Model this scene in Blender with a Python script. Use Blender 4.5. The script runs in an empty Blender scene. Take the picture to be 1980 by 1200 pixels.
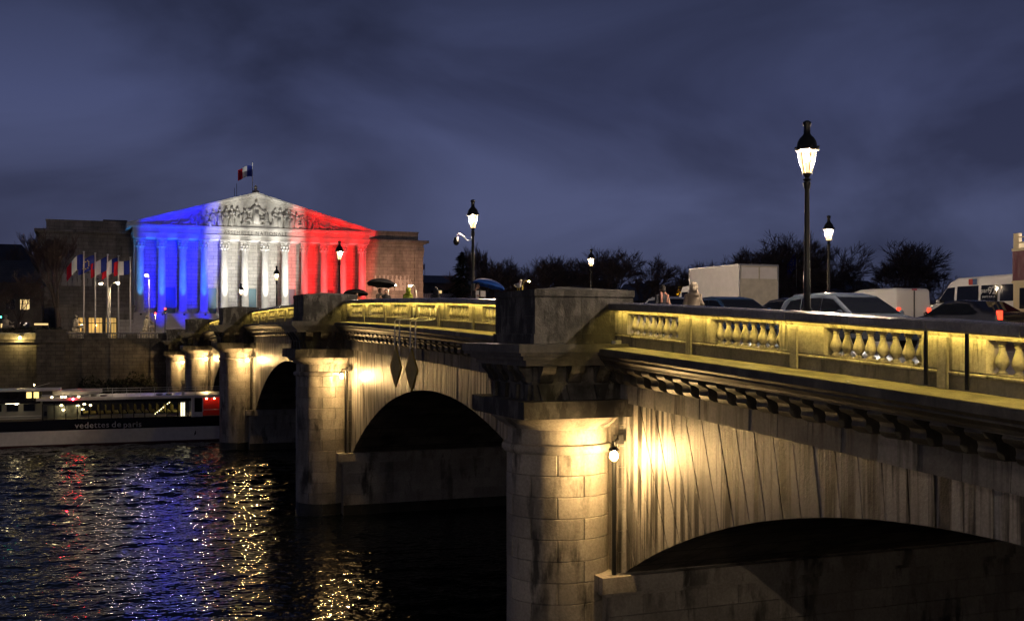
import bpy, bmesh, math, random
from math import sin, cos, pi, radians, atan, sqrt
from mathutils import Vector, Matrix
import numpy as np
random.seed(7)
S = bpy.context.scene
# ------------------------------------------------------------------ camera
EYE = 9.7
TH = math.atan(0.399)                 # bridge axis is +Y; the camera looks 21.75 deg to its right
cd = bpy.data.cameras.new('camera'); cam = bpy.data.objects.new('camera', cd)
S.collection.objects.link(cam); S.camera = cam
cd.sensor_width = 36; cd.lens = 36*2100/1980; cd.shift_y = 41/1980
cd.clip_start = .1; cd.clip_end = 3000
cam.location = (0, 0, EYE); cam.rotation_euler = (pi/2, 0, -TH)
# ------------------------------------------------------------------ view, renderer
S.render.engine = 'CYCLES'
S.view_settings.view_transform = 'Standard'; S.view_settings.look = 'None'
S.view_settings.exposure = 0; S.view_settings.gamma = 1
cy = S.cycles
cy.use_denoising = True; cy.use_adaptive_sampling = False
cy.max_bounces = 6; cy.diffuse_bounces = 3; cy.glossy_bounces = 4; cy.transmission_bounces = 4; cy.transparent_max_bounces = 12
cy.sample_clamp_indirect = 4; cy.sample_clamp_direct = 0; cy.caustics_reflective = False; cy.caustics_refractive = False
cy.blur_glossy = .3
# ------------------------------------------------------------------ world: overcast sky well after sunset
W = bpy.data.worlds.new('World'); S.world = W; W.use_nodes = True
nt = W.node_tree; N = nt.nodes; L = nt.links
for n in list(N): N.remove(n)
out = N.new('ShaderNodeOutputWorld'); bg = N.new('ShaderNodeBackground'); L.new(bg.outputs[0], out.inputs[0])
sky = N.new('ShaderNodeTexSky'); sky.sky_type = 'NISHITA'; sky.sun_disc = False
sky.sun_elevation = radians(-3); sky.sun_rotation = radians(250)
tc = N.new('ShaderNodeTexCoord')
sep = N.new('ShaderNodeSeparateXYZ'); L.new(tc.outputs['Generated'], sep.inputs[0])
mp = N.new('ShaderNodeMapping'); mp.inputs['Scale'].default_value = (1, 1, 2.2); mp.inputs['Rotation'].default_value = (0, radians(14), 0); L.new(tc.outputs['Generated'], mp.inputs[0])
nz = N.new('ShaderNodeTexNoise'); nz.inputs['Scale'].default_value = 3.1; nz.inputs['Detail'].default_value = 5; nz.inputs['Roughness'].default_value = .5; nz.inputs['Distortion'].default_value = .5
L.new(mp.outputs[0], nz.inputs['Vector'])
rp = N.new('ShaderNodeValToRGB'); e = rp.color_ramp
e.elements[0].position = .36; e.elements[0].color = (.50, .50, .52, 1); e.elements[1].position = .66; e.elements[1].color = (1.22, 1.20, 1.18, 1)
L.new(nz.outputs['Fac'], rp.inputs[0])
gr = N.new('ShaderNodeValToRGB'); e = gr.color_ramp       # cloud deck: paler above the city's edge, darker overhead
e.elements[0].position = 0; e.elements[0].color = (.066, .075, .135, 1)
e.elements[1].position = 1; e.elements[1].color = (.016, .020, .044, 1)
x = e.elements.new(.10); x.color = (.074, .089, .182, 1)
x = e.elements.new(.20); x.color = (.056, .070, .160, 1)
x = e.elements.new(.33); x.color = (.019, .025, .060, 1)
L.new(sep.outputs['Z'], gr.inputs[0])
mul = N.new('ShaderNodeMixRGB'); mul.blend_type = 'MULTIPLY'; mul.inputs[0].default_value = 1
L.new(gr.outputs[0], mul.inputs[1]); L.new(rp.outputs[0], mul.inputs[2])
add = N.new('ShaderNodeMixRGB'); add.blend_type = 'ADD'; add.inputs[0].default_value = .06
L.new(mul.outputs[0], add.inputs[1]); L.new(sky.outputs[0], add.inputs[2])
L.new(add.outputs[0], bg.inputs[0]); bg.inputs[1].default_value = .86
# ------------------------------------------------------------------ node helpers / materials
MATS = {}
def newmat(name):
    m = bpy.data.materials.new(name); m.use_nodes = True
    MATS[name] = m
    return m, m.node_tree.nodes, m.node_tree.links, m.node_tree.nodes['Principled BSDF']
def flat(name, col, rough=.6, metal=0, emit=None, es=0, var=0.0, spec=.5):
    m, n, l, p = newmat(name)
    p.inputs['Base Color'].default_value = (*col, 1); p.inputs['Roughness'].default_value = rough; p.inputs['Metallic'].default_value = metal
    p.inputs['Specular IOR Level'].default_value = spec
    if emit: p.inputs['Emission Color'].default_value = (*emit, 1); p.inputs['Emission Strength'].default_value = es
    if var:
        g = n.new('ShaderNodeNewGeometry'); t = n.new('ShaderNodeTexNoise'); t.inputs['Scale'].default_value = 3; t.inputs['Detail'].default_value = 6
        l.new(g.outputs['Position'], t.inputs['Vector'])
        r = n.new('ShaderNodeMapRange'); r.inputs[1].default_value = .3; r.inputs[2].default_value = .7; r.inputs[3].default_value = 1-var; r.inputs[4].default_value = 1+var
        l.new(t.outputs['Fac'], r.inputs[0])
        mx = n.new('ShaderNodeMixRGB'); mx.blend_type = 'MULTIPLY'; mx.inputs[0].default_value = 1; mx.inputs[1].default_value = (*col, 1)
        l.new(r.outputs[0], mx.inputs[2]); l.new(mx.outputs[0], p.inputs['Base Color'])
        b = n.new('ShaderNodeBump'); b.inputs['Strength'].default_value = .25; b.inputs['Distance'].default_value = .02
        l.new(t.outputs['Fac'], b.inputs['Height']); l.new(b.outputs[0], p.inputs['Normal'])
    return m
def glow(name, col, st):
    m, n, l, p = newmat(name)
    p.inputs['Base Color'].default_value = (*[.5*c for c in col], 1); p.inputs['Emission Color'].default_value = (*col, 1); p.inputs['Emission Strength'].default_value = st
    return m
def stone(name, c1, c2, crust=(.025, .024, .022), crust_amt=.5, streak=(2.2, 2.2, .22), streak_lo=.5, streak_hi=.66, rough=.75, rand=.18, patch=.9, bump=.35, joints=None, pfr=(.30, .62)):
    """weathered limestone: fine mottling, big patches, run-off streaks of black crust, a little change from block to block"""
    m, n, l, p = newmat(name)
    g = n.new('ShaderNodeNewGeometry'); oi = n.new('ShaderNodeObjectInfo')
    def noise(scale, detail, vec=None, rg=.55):
        t = n.new('ShaderNodeTexNoise'); t.inputs['Scale'].default_value = scale; t.inputs['Detail'].default_value = detail; t.inputs['Roughness'].default_value = rg
        l.new(vec or g.outputs['Position'], t.inputs['Vector']); return t
    def ramp(src, lo, hi):
        r = n.new('ShaderNodeMapRange'); r.inputs[1].default_value = lo; r.inputs[2].default_value = hi; l.new(src, r.inputs[0]); return r
    def mix(f, a, b, bt='MIX'):
        x = n.new('ShaderNodeMixRGB'); x.blend_type = bt
        for i, v in ((0, f), (1, a), (2, b)):
            if hasattr(v, 'links') or hasattr(v, 'is_linked'): l.new(v, x.inputs[i])
            elif isinstance(v, tuple): x.inputs[i].default_value = (*v, 1)
            else: x.inputs[i].default_value = v
        return x.outputs[0]
    big = noise(patch, 6); fine = noise(14, 8, rg=.65)
    col = mix(ramp(big.outputs['Fac'], .35, .65).outputs[0], c1, c2)
    r = n.new('ShaderNodeMapRange'); r.inputs[3].default_value = 1-rand; r.inputs[4].default_value = 1+rand; l.new(oi.outputs['Random'], r.inputs[0])
    col = mix(1.0, col, r.outputs[0], 'MULTIPLY')
    r2 = n.new('ShaderNodeMapRange'); r2.inputs[1].default_value = .3; r2.inputs[2].default_value = .7; r2.inputs[3].default_value = .72; r2.inputs[4].default_value = 1.15; l.new(fine.outputs['Fac'], r2.inputs[0])
    col = mix(1.0, col, r2.outputs[0], 'MULTIPLY')
    mpn = n.new('ShaderNodeMapping'); mpn.inputs['Scale'].default_value = streak; l.new(g.outputs['Position'], mpn.inputs[0])
    st = noise(1.0, 6, mpn.outputs[0], .6)
    pf = ramp(big.outputs['Fac'], *pfr)
    sm = n.new('ShaderNodeMath'); sm.operation = 'MULTIPLY'; l.new(ramp(st.outputs['Fac'], streak_lo, streak_hi).outputs[0], sm.inputs[0]); l.new(pf.outputs[0], sm.inputs[1])
    sm2 = n.new('ShaderNodeMath'); sm2.operation = 'MULTIPLY'; l.new(sm.outputs[0], sm2.inputs[0]); sm2.inputs[1].default_value = crust_amt; sm2.use_clamp = True
    col = mix(sm2.outputs[0], col, crust)
    hgt = fine.outputs['Fac']
    if joints:
        bw, rh, ax = joints        # block width, course height; only where stones are too far to tell apart
        cmb = n.new('ShaderNodeCombineXYZ'); sp = n.new('ShaderNodeSeparateXYZ'); l.new(g.outputs['Position'], sp.inputs[0])
        l.new(sp.outputs[ax], cmb.inputs[0]); l.new(sp.outputs['Z'], cmb.inputs[1])
        bk = n.new('ShaderNodeTexBrick'); bk.inputs['Scale'].default_value = 1; bk.inputs['Brick Width'].default_value = bw; bk.inputs['Row Height'].default_value = rh
        bk.inputs['Mortar Size'].default_value = .028; bk.inputs['Mortar Smooth'].default_value = .2; bk.inputs['Bias'].default_value = 0
        bk.inputs['Color1'].default_value = (1.08, 1.08, 1.08, 1); bk.inputs['Color2'].default_value = (.86, .86, .86, 1); bk.inputs['Mortar'].default_value = (.45, .45, .45, 1)
        l.new(cmb.outputs[0], bk.inputs['Vector']); col = mix(1.0, col, bk.outputs['Color'], 'MULTIPLY')
        b0 = n.new('ShaderNodeBump'); b0.invert = True; b0.inputs['Strength'].default_value = .6; b0.inputs['Distance'].default_value = .03; l.new(bk.outputs['Fac'], b0.inputs['Height'])
    l.new(col, p.inputs['Base Color']); p.inputs['Roughness'].default_value = rough
    b = n.new('ShaderNodeBump'); b.inputs['Strength'].default_value = bump; b.inputs['Distance'].default_value = .03; l.new(hgt, b.inputs['Height'])
    if joints: l.new(b0.outputs[0], b.inputs['Normal'])
    l.new(b.outputs[0], p.inputs['Normal'])
    return m
stone('shaft_stone', (.30, .275, .235), (.42, .39, .34), crust_amt=.9, streak=(1.7, 1.7, .45), streak_lo=.50, streak_hi=.62, rand=.16, patch=.7, bump=.6)
stone('algae_stone', (.03, .032, .024), (.075, .072, .055), crust_amt=.8, streak=(2, 2, 1), rough=.35, rand=.15)
stone('spandrel_stone', (.25, .24, .225), (.44, .42, .39), pfr=(.22, .48), crust_amt=1.0, streak=(4.6, 4.6, .13), streak_lo=.46, streak_hi=.56, rough=.42, rand=.25, patch=.45, bump=.6)
stone('cornice_stone', (.045, .042, .036), (.15, .14, .115), crust_amt=.9, streak=(2, 2, .6), streak_lo=.42, streak_hi=.6, rough=.5)
stone('block_stone', (.03, .03, .029), (.155, .148, .135), pfr=(.2, .5), crust_amt=1.0, streak=(2.2, 2.2, .8), streak_lo=.45, streak_hi=.53, patch=1.6, bump=.7)
stone('frieze_stone', (.13, .13, .135), (.27, .26, .25), crust_amt=1.0, streak=(4, 4, .3), streak_lo=.50, streak_hi=.62, rand=.3)
stone('parapet_stone', (.30, .28, .23), (.46, .43, .36), crust=(.05, .05, .03), crust_amt=.9, streak=(7, 7, .7), streak_lo=.48, streak_hi=.62, rand=.18, patch=1.8, bump=.5)
stone('plinth_stone', (.17, .16, .14), (.30, .28, .24), crust_amt=.8, streak=(4, 4, .6))
stone('coping_stone_wet', (.13, .13, .145), (.22, .22, .24), crust_amt=.5, rough=.22)
stone('ledge_stone', (.19, .18, .13), (.36, .34, .26), crust=(.04, .045, .02), crust_amt=.9, streak=(3, 1.2, 1), streak_lo=.46, streak_hi=.62, rough=.5, patch=2.0, bump=.7)
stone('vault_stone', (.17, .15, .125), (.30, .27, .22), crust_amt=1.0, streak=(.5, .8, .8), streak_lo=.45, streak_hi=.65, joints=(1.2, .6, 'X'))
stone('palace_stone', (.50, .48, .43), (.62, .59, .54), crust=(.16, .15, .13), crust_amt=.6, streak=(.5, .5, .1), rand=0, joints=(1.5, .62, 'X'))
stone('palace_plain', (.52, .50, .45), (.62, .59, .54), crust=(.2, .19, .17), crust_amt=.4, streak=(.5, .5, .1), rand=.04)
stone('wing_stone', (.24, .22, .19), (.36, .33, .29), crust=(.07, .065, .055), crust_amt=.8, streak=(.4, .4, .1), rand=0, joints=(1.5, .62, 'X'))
stone('quay_stone', (.10, .09, .07), (.19, .165, .13), crust_amt=.9, streak=(.7, .7, .25), rand=0, joints=(1.1, .48, 'X'))
stone('house_wall', (.10, .085, .07), (.16, .14, .12), crust_amt=.5, rand=.1)
stone('slate', (.05, .055, .065), (.09, .095, .11), crust_amt=.3, rough=.4, joints=(.5, .3, 'X'))
flat('asphalt', (.045, .045, .05), .28, var=.25)
flat('sidewalk', (.14, .135, .13), .35, var=.2)
flat('kerb_granite', (.22, .21, .20), .5, var=.15)
flat('road_paint', (.65, .65, .62), .4)
flat('black_iron', (.012, .013, .013), .42, .3)
flat('dark_metal', (.03, .03, .032), .45, .5)
flat('pipe_grey', (.35, .34, .31), .5)
flat('white_metal', (.75, .74, .72), .4)
flat('gold_letter', (.35, .29, .17), .5)
flat('carved_dark', (.12, .11, .10), .8)
flat('glass_dark', (.008, .009, .011), .06, spec=.8)
flat('grass', (.035, .07, .02), .8, var=.3)
flat('bark', (.08, .062, .05), .85)
flat('twig', (.13, .095, .08), .9)
flat('conifer', (.012, .020, .014), .85)
flat('shrub_leaf', (.02, .026, .014), .8)
flat('yellow_leaf', (.50, .38, .02), .7)
flat('statue_stone', (.36, .32, .24), .75, var=.3)
flat('door_paint', (.10, .20, .24), .5)
flat('zinc', (.30, .33, .40), .35)
flat('car_glass', (.006, .007, .009), .02, spec=.5)
glow('flag_street_light', (1.0, .74, .48), 500)
glow('lantern_light', (1.0, .76, .53), 24000)
glow('pier_light', (1.0, .62, .24), 1250)
glow('strip_light', (1.0, .69, .13), 56)
glow('street_light_white', (1.0, .74, .48), 800)
glow('street_light_sodium', (1.0, .62, .10), 400)
glow('warm_window', (1.0, .68, .28), 1.1)
glow('pavilion_glow', (1.0, .62, .18), .55)
glow('warm_lamp', (1.0, .66, .25), 30)
glow('quay_light', (1.0, .72, .25), 900)
glow('red_lamp', (1.0, .03, .02), 22)
glow('red_boat_lamp', (1.0, .02, .04), 160)
glow('tail_light', (1.0, .05, .02), 3.0)
glow('head_light', (1.0, .93, .8), 45)
glow('green_lamp', (.05, 1.0, .45), 22)
glow('orange_lamp', (1.0, .25, .05), 6)
# ------------------------------------------------------------------ object helpers
def link(o): S.collection.objects.link(o); return o
def tag(o, label=None, cat=None, group=None, kind=None):
    if label: o['label'] = label
    if cat: o['category'] = cat
    if group: o['group'] = group
    if kind: o['kind'] = kind
    return o
def thing(name, loc, label, cat, group=None, rz=0):
    o = link(bpy.data.objects.new(name, None)); o.location = loc; o.rotation_euler = (0, 0, rz); o.empty_display_size = .2
    return tag(o, label, cat, group)
def put(name, mesh, parent=None, loc=(0, 0, 0), rot=(0, 0, 0), sc=(1, 1, 1)):
    o = link(bpy.data.objects.new(name, mesh)); o.parent = parent; o.location = loc; o.rotation_euler = rot; o.scale = sc
    return o
class MB:
    def __init__(s): s.v = []; s.f = []
    def add(s, vs, fs):
        b = len(s.v); s.v += [tuple(v) for v in vs]; s.f += [tuple(i+b for i in f) for f in fs]; return s
    def box(s, x0, x1, y0, y1, z0, z1):
        vs = [(x0,y0,z0),(x1,y0,z0),(x1,y1,z0),(x0,y1,z0),(x0,y0,z1),(x1,y0,z1),(x1,y1,z1),(x0,y1,z1)]
        return s.add(vs, [(0,3,2,1),(4,5,6,7),(0,1,5,4),(1,2,6,5),(2,3,7,6),(3,0,4,7)])
    def cbox(s, cx, cy_, cz, sx, sy, sz): return s.box(cx-sx/2, cx+sx/2, cy_-sy/2, cy_+sy/2, cz-sz/2, cz+sz/2)
    def frus(s, c, z0, z1, a0, b0, a1, b1):          # square frustum, half sizes
        x, y = c; vs = [(x-a0,y-b0,z0),(x+a0,y-b0,z0),(x+a0,y+b0,z0),(x-a0,y+b0,z0),(x-a1,y-b1,z1),(x+a1,y-b1,z1),(x+a1,y+b1,z1),(x-a1,y+b1,z1)]
        return s.add(vs, [(0,3,2,1),(4,5,6,7),(0,1,5,4),(1,2,6,5),(2,3,7,6),(3,0,4,7)])
    def lathe(s, prof, c=(0, 0, 0), seg=16, caps=True, a0=0, sx=1, sy=1):
        vs = []; n = len(prof)
        for r, z in prof:
            for k in range(seg):
                a = a0+2*pi*k/seg; vs.append((c[0]+r*cos(a)*sx, c[1]+r*sin(a)*sy, c[2]+z))
        fs = []
        for i in range(n-1):
            for k in range(seg):
                k2 = (k+1) % seg; fs.append((i*seg+k, i*seg+k2, (i+1)*seg+k2, (i+1)*seg+k))
        if caps: fs.append(tuple(range(seg-1, -1, -1))); fs.append(tuple((n-1)*seg+k for k in range(seg)))
        return s.add(vs, fs)
    def prism(s, poly, axis, a, b, cuts=1):           # poly of 2-tuples extruded along axis from a to b
        n = len(poly); vs = []
        for c in range(cuts+1):
            t = a+(b-a)*c/cuts
            for u, w in poly:
                vs.append({'x': (t, u, w), 'y': (u, t, w), 'z': (u, w, t)}[axis])
        fs = []
        for c in range(cuts):
            for i in range(n):
                j = (i+1) % n; fs.append((c*n+i, c*n+j, (c+1)*n+j, (c+1)*n+i))
        fs.append(tuple(range(n-1, -1, -1))); fs.append(tuple(cuts*n+i for i in range(n)))
        return s.add(vs, fs)
    def tube(s, pts, r, seg=6, r1=None):
        pts = [Vector(p) for p in pts]; n = len(pts); vs = []
        up = Vector((0, 0, 1))
        for i, p in enumerate(pts):
            d = (pts[min(i+1, n-1)]-pts[max(i-1, 0)]).normalized()
            a = d.cross(up if abs(d.z) < .95 else Vector((1, 0, 0))).normalized(); b = d.cross(a)
            rr = r if r1 is None else (r+(r1-r)*i/(n-1)) if not isinstance(r, list) else r[i]
            if isinstance(r, list): rr = r[i]
            for k in range(seg):
                t = 2*pi*k/seg; vs.append(p+a*(rr*cos(t))+b*(rr*sin(t)))
        fs = [(i*seg+k, i*seg+(k+1) % seg, (i+1)*seg+(k+1) % seg, (i+1)*seg+k) for i in range(n-1) for k in range(seg)]
        fs.append(tuple(range(seg-1, -1, -1))); fs.append(tuple((n-1)*seg+k for k in range(seg)))
        return s.add(vs, fs)
    def ball(s, c, r, seg=12, rings=8, sx=1, sy=1, sz=1):
        pr = [(max(1e-4, r*sin(pi*i/rings)), -r*cos(pi*i/rings)*sz) for i in range(rings+1)]
        return s.lathe(pr, c, seg, True, 0, sx, sy)
    def mesh(s, name, mat=None, smooth=False, fn=None, auto=None):
        m = bpy.data.meshes.new(name)
        vs = [fn(v) for v in s.v] if fn else s.v
        m.from_pydata(vs, [], s.f)
        if mat: m.materials.append(MATS[mat])
        bm = bmesh.new(); bm.from_mesh(m); bmesh.ops.recalc_face_normals(bm, faces=bm.faces); bm.to_mesh(m); bm.free()
        if smooth: m.polygons.foreach_set('use_smooth', [True]*len(m.polygons))
        if auto is not None:
            m.polygons.foreach_set('use_smooth', [True]*len(m.polygons)); m.set_sharp_from_angle(angle=radians(auto))
        m.update(); return m
    def build(s, name, mat, parent=None, smooth=False, fn=None, auto=None, loc=(0, 0, 0)):
        return put(name, s.mesh(name, mat, smooth, fn, auto), parent, loc)
def copy_tree(o, parent=None):
    c = link(o.copy()); c.parent = parent
    for ch in list(o.children): copy_tree(ch, c)
    return c
def text_mesh(name, body, size, mat, depth=.02, spacing=1.0):
    cu = bpy.data.curves.new(name, 'FONT'); cu.body = body; cu.size = size; cu.extrude = depth; cu.align_x = 'CENTER'; cu.align_y = 'CENTER'; cu.space_character = spacing
    cu.resolution_u = 3
    o = link(bpy.data.objects.new(name, cu)); dg = bpy.context.evaluated_depsgraph_get(); dg.update()
    me = bpy.data.meshes.new_from_object(o.evaluated_get(dg)); bpy.data.objects.remove(o)
    me.materials.clear(); me.materials.append(MATS[mat]); return me
# ------------------------------------------------------------------ the bridge's rise: height of the coping along its length
YC = 73.75
def cop(y): return 11.5-(.00045 if y < YC else .0003)*(y-YC)**2
def slope(y): return -2*(.00045 if y < YC else .0003)*(y-YC)
def bend(v): return (v[0], v[1], v[2]+cop(v[1]))
def deck(y): return cop(y)-1.10        # footway level
def road(y): return cop(y)-1.24
def at(px, X, py=None):
    """photo column + distance from the bridge-parallel axis -> Y along the bridge (depth from what the thing stands on)"""
    return 2434.5*X/(px-152)-.399*X
# ================================================================== SETTING: river, banks
def water_mat():
    m, n, l, p = newmat('river_water')
    p.inputs['Base Color'].default_value = (.004, .006, .008, 1); p.inputs['Roughness'].default_value = .018; p.inputs['IOR'].default_value = 1.333
    p.inputs['Specular IOR Level'].default_value = .36
    g = n.new('ShaderNodeNewGeometry')
    mpn = n.new('ShaderNodeMapping'); mpn.inputs['Scale'].default_value = (1.0, 1.35, 1); mpn.inputs['Rotation'].default_value = (0, 0, .3); l.new(g.outputs['Position'], mpn.inputs[0])
    t = n.new('ShaderNodeTexNoise'); t.inputs['Scale'].default_value = 2.4; t.inputs['Detail'].default_value = 1.0; t.inputs['Roughness'].default_value = .55; l.new(mpn.outputs[0], t.inputs['Vector'])
    b = n.new('ShaderNodeBump'); b.inputs['Strength'].default_value = .6; b.inputs['Distance'].default_value = .10; l.new(t.outputs['Fac'], b.inputs['Height'])
    l.new(b.outputs[0], p.inputs['Normal'])
    return m
water_mat()
rng = np.random.default_rng(3)
def river():
    Xs = np.concatenate([[-900, -300, -120, -60, -35, -22], np.arange(-15, 17.01, .19), [20, 25, 32, 40, 60, 120, 300, 900]])
    Ys = np.concatenate([[-1.4, 6, 14, 20], np.arange(24, 112, .19), np.arange(112.2, 140, .5), [140.2, 146]])
    gx, gy = np.meshgrid(Xs, Ys); z = np.zeros_like(gx)
    for k in range(70):
        lam = .45*(4.0/.45)**rng.random(); kk = 2*pi/lam
        ang = rng.normal(1.25, .75); amp = .0050*lam**.9*rng.uniform(.6, 1.3)
        ph = rng.random()*2*pi
        z += amp*np.sin(kk*(np.cos(ang)*gx+np.sin(ang)*gy)+ph)
    patch = .75+.45*np.sin(gx*.13+1.0+.6*np.sin(gy*.07))*np.sin(gy*.085+.5+.7*np.sin(gx*.11))
    z *= patch
    fade = np.clip((gx+15)/4, 0, 1)*np.clip((17-gx)/3, 0, 1)*np.clip((gy-24)/3, 0, 1)*np.clip((139-gy)/6, 0, 1)
    z *= fade
    ny, nx = gx.shape
    vs = np.stack([gx, gy, z], -1).reshape(-1, 3)
    idx = np.arange(nx*ny).reshape(ny, nx)
    fs = np.stack([idx[:-1, :-1], idx[:-1, 1:], idx[1:, 1:], idx[1:, :-1]], -1).reshape(-1, 4)
    m = bpy.data.meshes.new('river'); m.vertices.add(len(vs)); m.vertices.foreach_set('co', vs.ravel())
    m.loops.add(fs.size); m.loops.foreach_set('vertex_index', fs.ravel().astype(np.int32))
    m.polygons.add(len(fs)); m.polygons.foreach_set('loop_start', np.arange(0, fs.size, 4, dtype=np.int32))
    m.polygons.foreach_set('use_smooth', np.ones(len(fs), bool)); m.update(); m.validate()
    m.materials.append(MATS['river_water'])
    tag(put('river', m), kind='structure')
river()
GZ = 8.40      # street level on the far bank
g = MB(); g.add([(-900, 153, GZ), (1200, 153, GZ), (1200, 2600, GZ), (-900, 2600, GZ)], [(0, 1, 2, 3)])
tag(g.build('left_bank_ground', 'asphalt'), kind='structure')
tag(MB().box(-300, 12.6, 153.5, 159, GZ+.004, GZ+.13).build('quay_footway', 'sidewalk'), kind='structure')
tag(MB().box(-300, 400, 141, 153, -.8, 1.3).build('low_quay', 'sidewalk'), kind='structure')
tag(MB().box(-300, 12.2, -60, -1.6, -1, deck(-1.5)).build('right_bank_ground', 'sidewalk'), kind='structure')
tag(MB().box(12.2, 300, -60, -1.6, -1, deck(-1.5)-.1).build('right_bank_road', 'asphalt'), kind='structure')

# ================================================================== BRIDGE
bridge = thing('stone_bridge', (28, 73.7, 0), 'long balustraded stone arch bridge with rounded pier columns lit yellow along its parapet', 'bridge')
BL = Vector((-28, -73.7, 0))
def bput(name, mesh, parent, loc=(0, 0, 0), rot=(0, 0, 0)):
    """parts keep world coordinates: the first level is shifted back by the root's place"""
    return put(name, mesh, parent, Vector(loc)+(BL if parent is bridge else Vector((0, 0, 0))), rot)
PIERS = [27.2, 58.2, 92.2, 123.2]
ENDS = [-.8]+PIERS+[151.2]
XW = 13.5; XF = 42.5; XC = 12.35; HB = 1.43     # wall face, far face, pedestal centre, its half size
CROWN = [6.4, 7.25, 7.65, 7.25, 6.6]; SPR = 3.3
PT = 1.5
# ---- deck
m = MB()
for i in range(40):
    a, b = -1.6+154.7*i/40, -1.6+154.7*(i+1)/40
    m.add([(17.5, a, road(a)), (38.5, a, road(a)), (38.5, b, road(b)), (17.5, b, road(b))], [(0, 1, 2, 3)])
rd = m.build('bridge_road', 'asphalt'); tag(rd, kind='structure')
for x0, x1 in ((13.3, 17.5), (38.5, 42.7)):
    m = MB().prism([(x0, -1.10-.5), (x1, -1.10-.5), (x1, -1.10), (x0, -1.10)], 'y', -1.6, 153, 40)
    o = m.build('bridge_footway', 'sidewalk', fn=bend); tag(o, kind='structure')
for x in (17.5, 38.38):
    tag(MB().prism([(x, -1.3), (x+.12, -1.3), (x+.12, -1.096), (x, -1.096)], 'y', -1.6, 153, 40).build('kerb', 'kerb_granite', fn=bend), kind='structure')
m = MB()
for i in range(38):
    a = -1+i*4.0; b = a+2.2
    for X in (21, 24.5, 31.5, 35):
        m.add([(X, a, road(a)+.005), (X+.14, a, road(a)+.005), (X+.14, b, road(b)+.005), (X, b, road(b)+.005)], [(0, 1, 2, 3)])
tag(m.build('lane_markings', 'road_paint'), kind='structure')

# ---- arches: vault, backing wall and single voussoirs
def clip(poly, fn):
    o = []
    for i in range(len(poly)):
        a, b = poly[i], poly[(i+1) % len(poly)]; fa, fb = fn(a), fn(b)
        if fa >= 0: o.append(a)
        if (fa >= 0) != (fb >= 0):
            t = fa/(fa-fb); o.append((a[0]+(b[0]-a[0])*t, a[1]+(b[1]-a[1])*t))
    return o
for i in range(5):
    ya = ENDS[i]+PT; yb = ENDS[i+1]-PT; h = (yb-ya)/2; ym = (ya+yb)/2; rise = CROWN[i]-SPR
    R = (h*h+rise*rise)/(2*rise); zc = CROWN[i]-R; amax = math.asin(h/R)
    top = lambda y: cop(y)-2.62
    n = 28; arc = [(ym+R*sin(-amax+2*amax*k/n), zc+R*cos(-amax+2*amax*k/n)) for k in range(n+1)]
    m = MB()       # vault soffit
    for k in range(n):
        (y0, z0), (y1, z1) = arc[k], arc[k+1]
        m.add([(XW+.02, y0, z0), (XF, y0, z0), (XF, y1, z1), (XW+.02, y1, z1)], [(0, 1, 2, 3)])
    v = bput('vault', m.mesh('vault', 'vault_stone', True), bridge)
    m = MB()       # backing wall just behind the voussoirs' joints, and the far face
    for XX in (XW+.05, XF):
        for k in range(n):
            (y0, z0), (y1, z1) = arc[k], arc[k+1]
            m.add([(XX, y0, z0+.02), (XX, y1, z1+.02), (XX, y1, top(y1)), (XX, y0, top(y0))], [(0, 1, 2, 3)])
    wall = bput('spandrel_wall', m.mesh('spandrel_wall', 'cornice_stone'), bridge)
    step = .62/R; nn = int(amax/step)+16
    for k in range(-nn, nn):
        a0, a1 = (k)*step, (k+1)*step
        F = 30
        poly = [(ym+R*sin(a0), zc+R*cos(a0)), (ym+R*sin(a1), zc+R*cos(a1)), (ym+(R+F)*sin(a1), zc+(R+F)*cos(a1)), (ym+(R+F)*sin(a0), zc+(R+F)*cos(a0))]
        poly = clip(poly, lambda q: q[0]-ya); poly = clip(poly, lambda q: yb-q[0]); poly = clip(poly, lambda q: top(q[0])-q[1]) if poly else poly
        if len(poly) < 3: continue
        cy_ = sum(q[0] for q in poly)/len(poly); cz_ = sum(q[1] for q in poly)/len(poly)
        wy = max(q[0] for q in poly)-min(q[0] for q in poly); wz = max(q[1] for q in poly)-min(q[1] for q in poly)
        if wy < .1 or wz < .15: continue
        if sum((poly[q][0]*poly[(q+1) % len(poly)][1]-poly[(q+1) % len(poly)][0]*poly[q][1]) for q in range(len(poly))) < 0: poly = poly[::-1]
        src = list(poly)
        for q in range(len(src)):                     # inset every edge by half a joint
            (ay, az), (by, bz) = src[q], src[(q+1) % len(src)]; dl = math.hypot(by-ay, bz-az)
            if dl < 1e-4 or len(poly) < 3: continue
            poly = clip(poly, lambda p, ay=ay, az=az, by=by, bz=bz, dl=dl: ((by-ay)*(p[1]-az)-(bz-az)*(p[0]-ay))/dl-.015)
        if len(poly) < 3: continue
        xo = XW+random.uniform(-.007, .007)
        nb = len(poly); m = MB()
        vs = [(xo, *q) for q in poly]+[(XW+.09, *q) for q in poly]
        m.add(vs, [tuple(range(nb))]+[(q, (q+1) % nb, nb+(q+1) % nb, nb+q) for q in range(nb)])
        bput('voussoir', m.mesh('voussoir', 'spandrel_stone'), wall)

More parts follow.
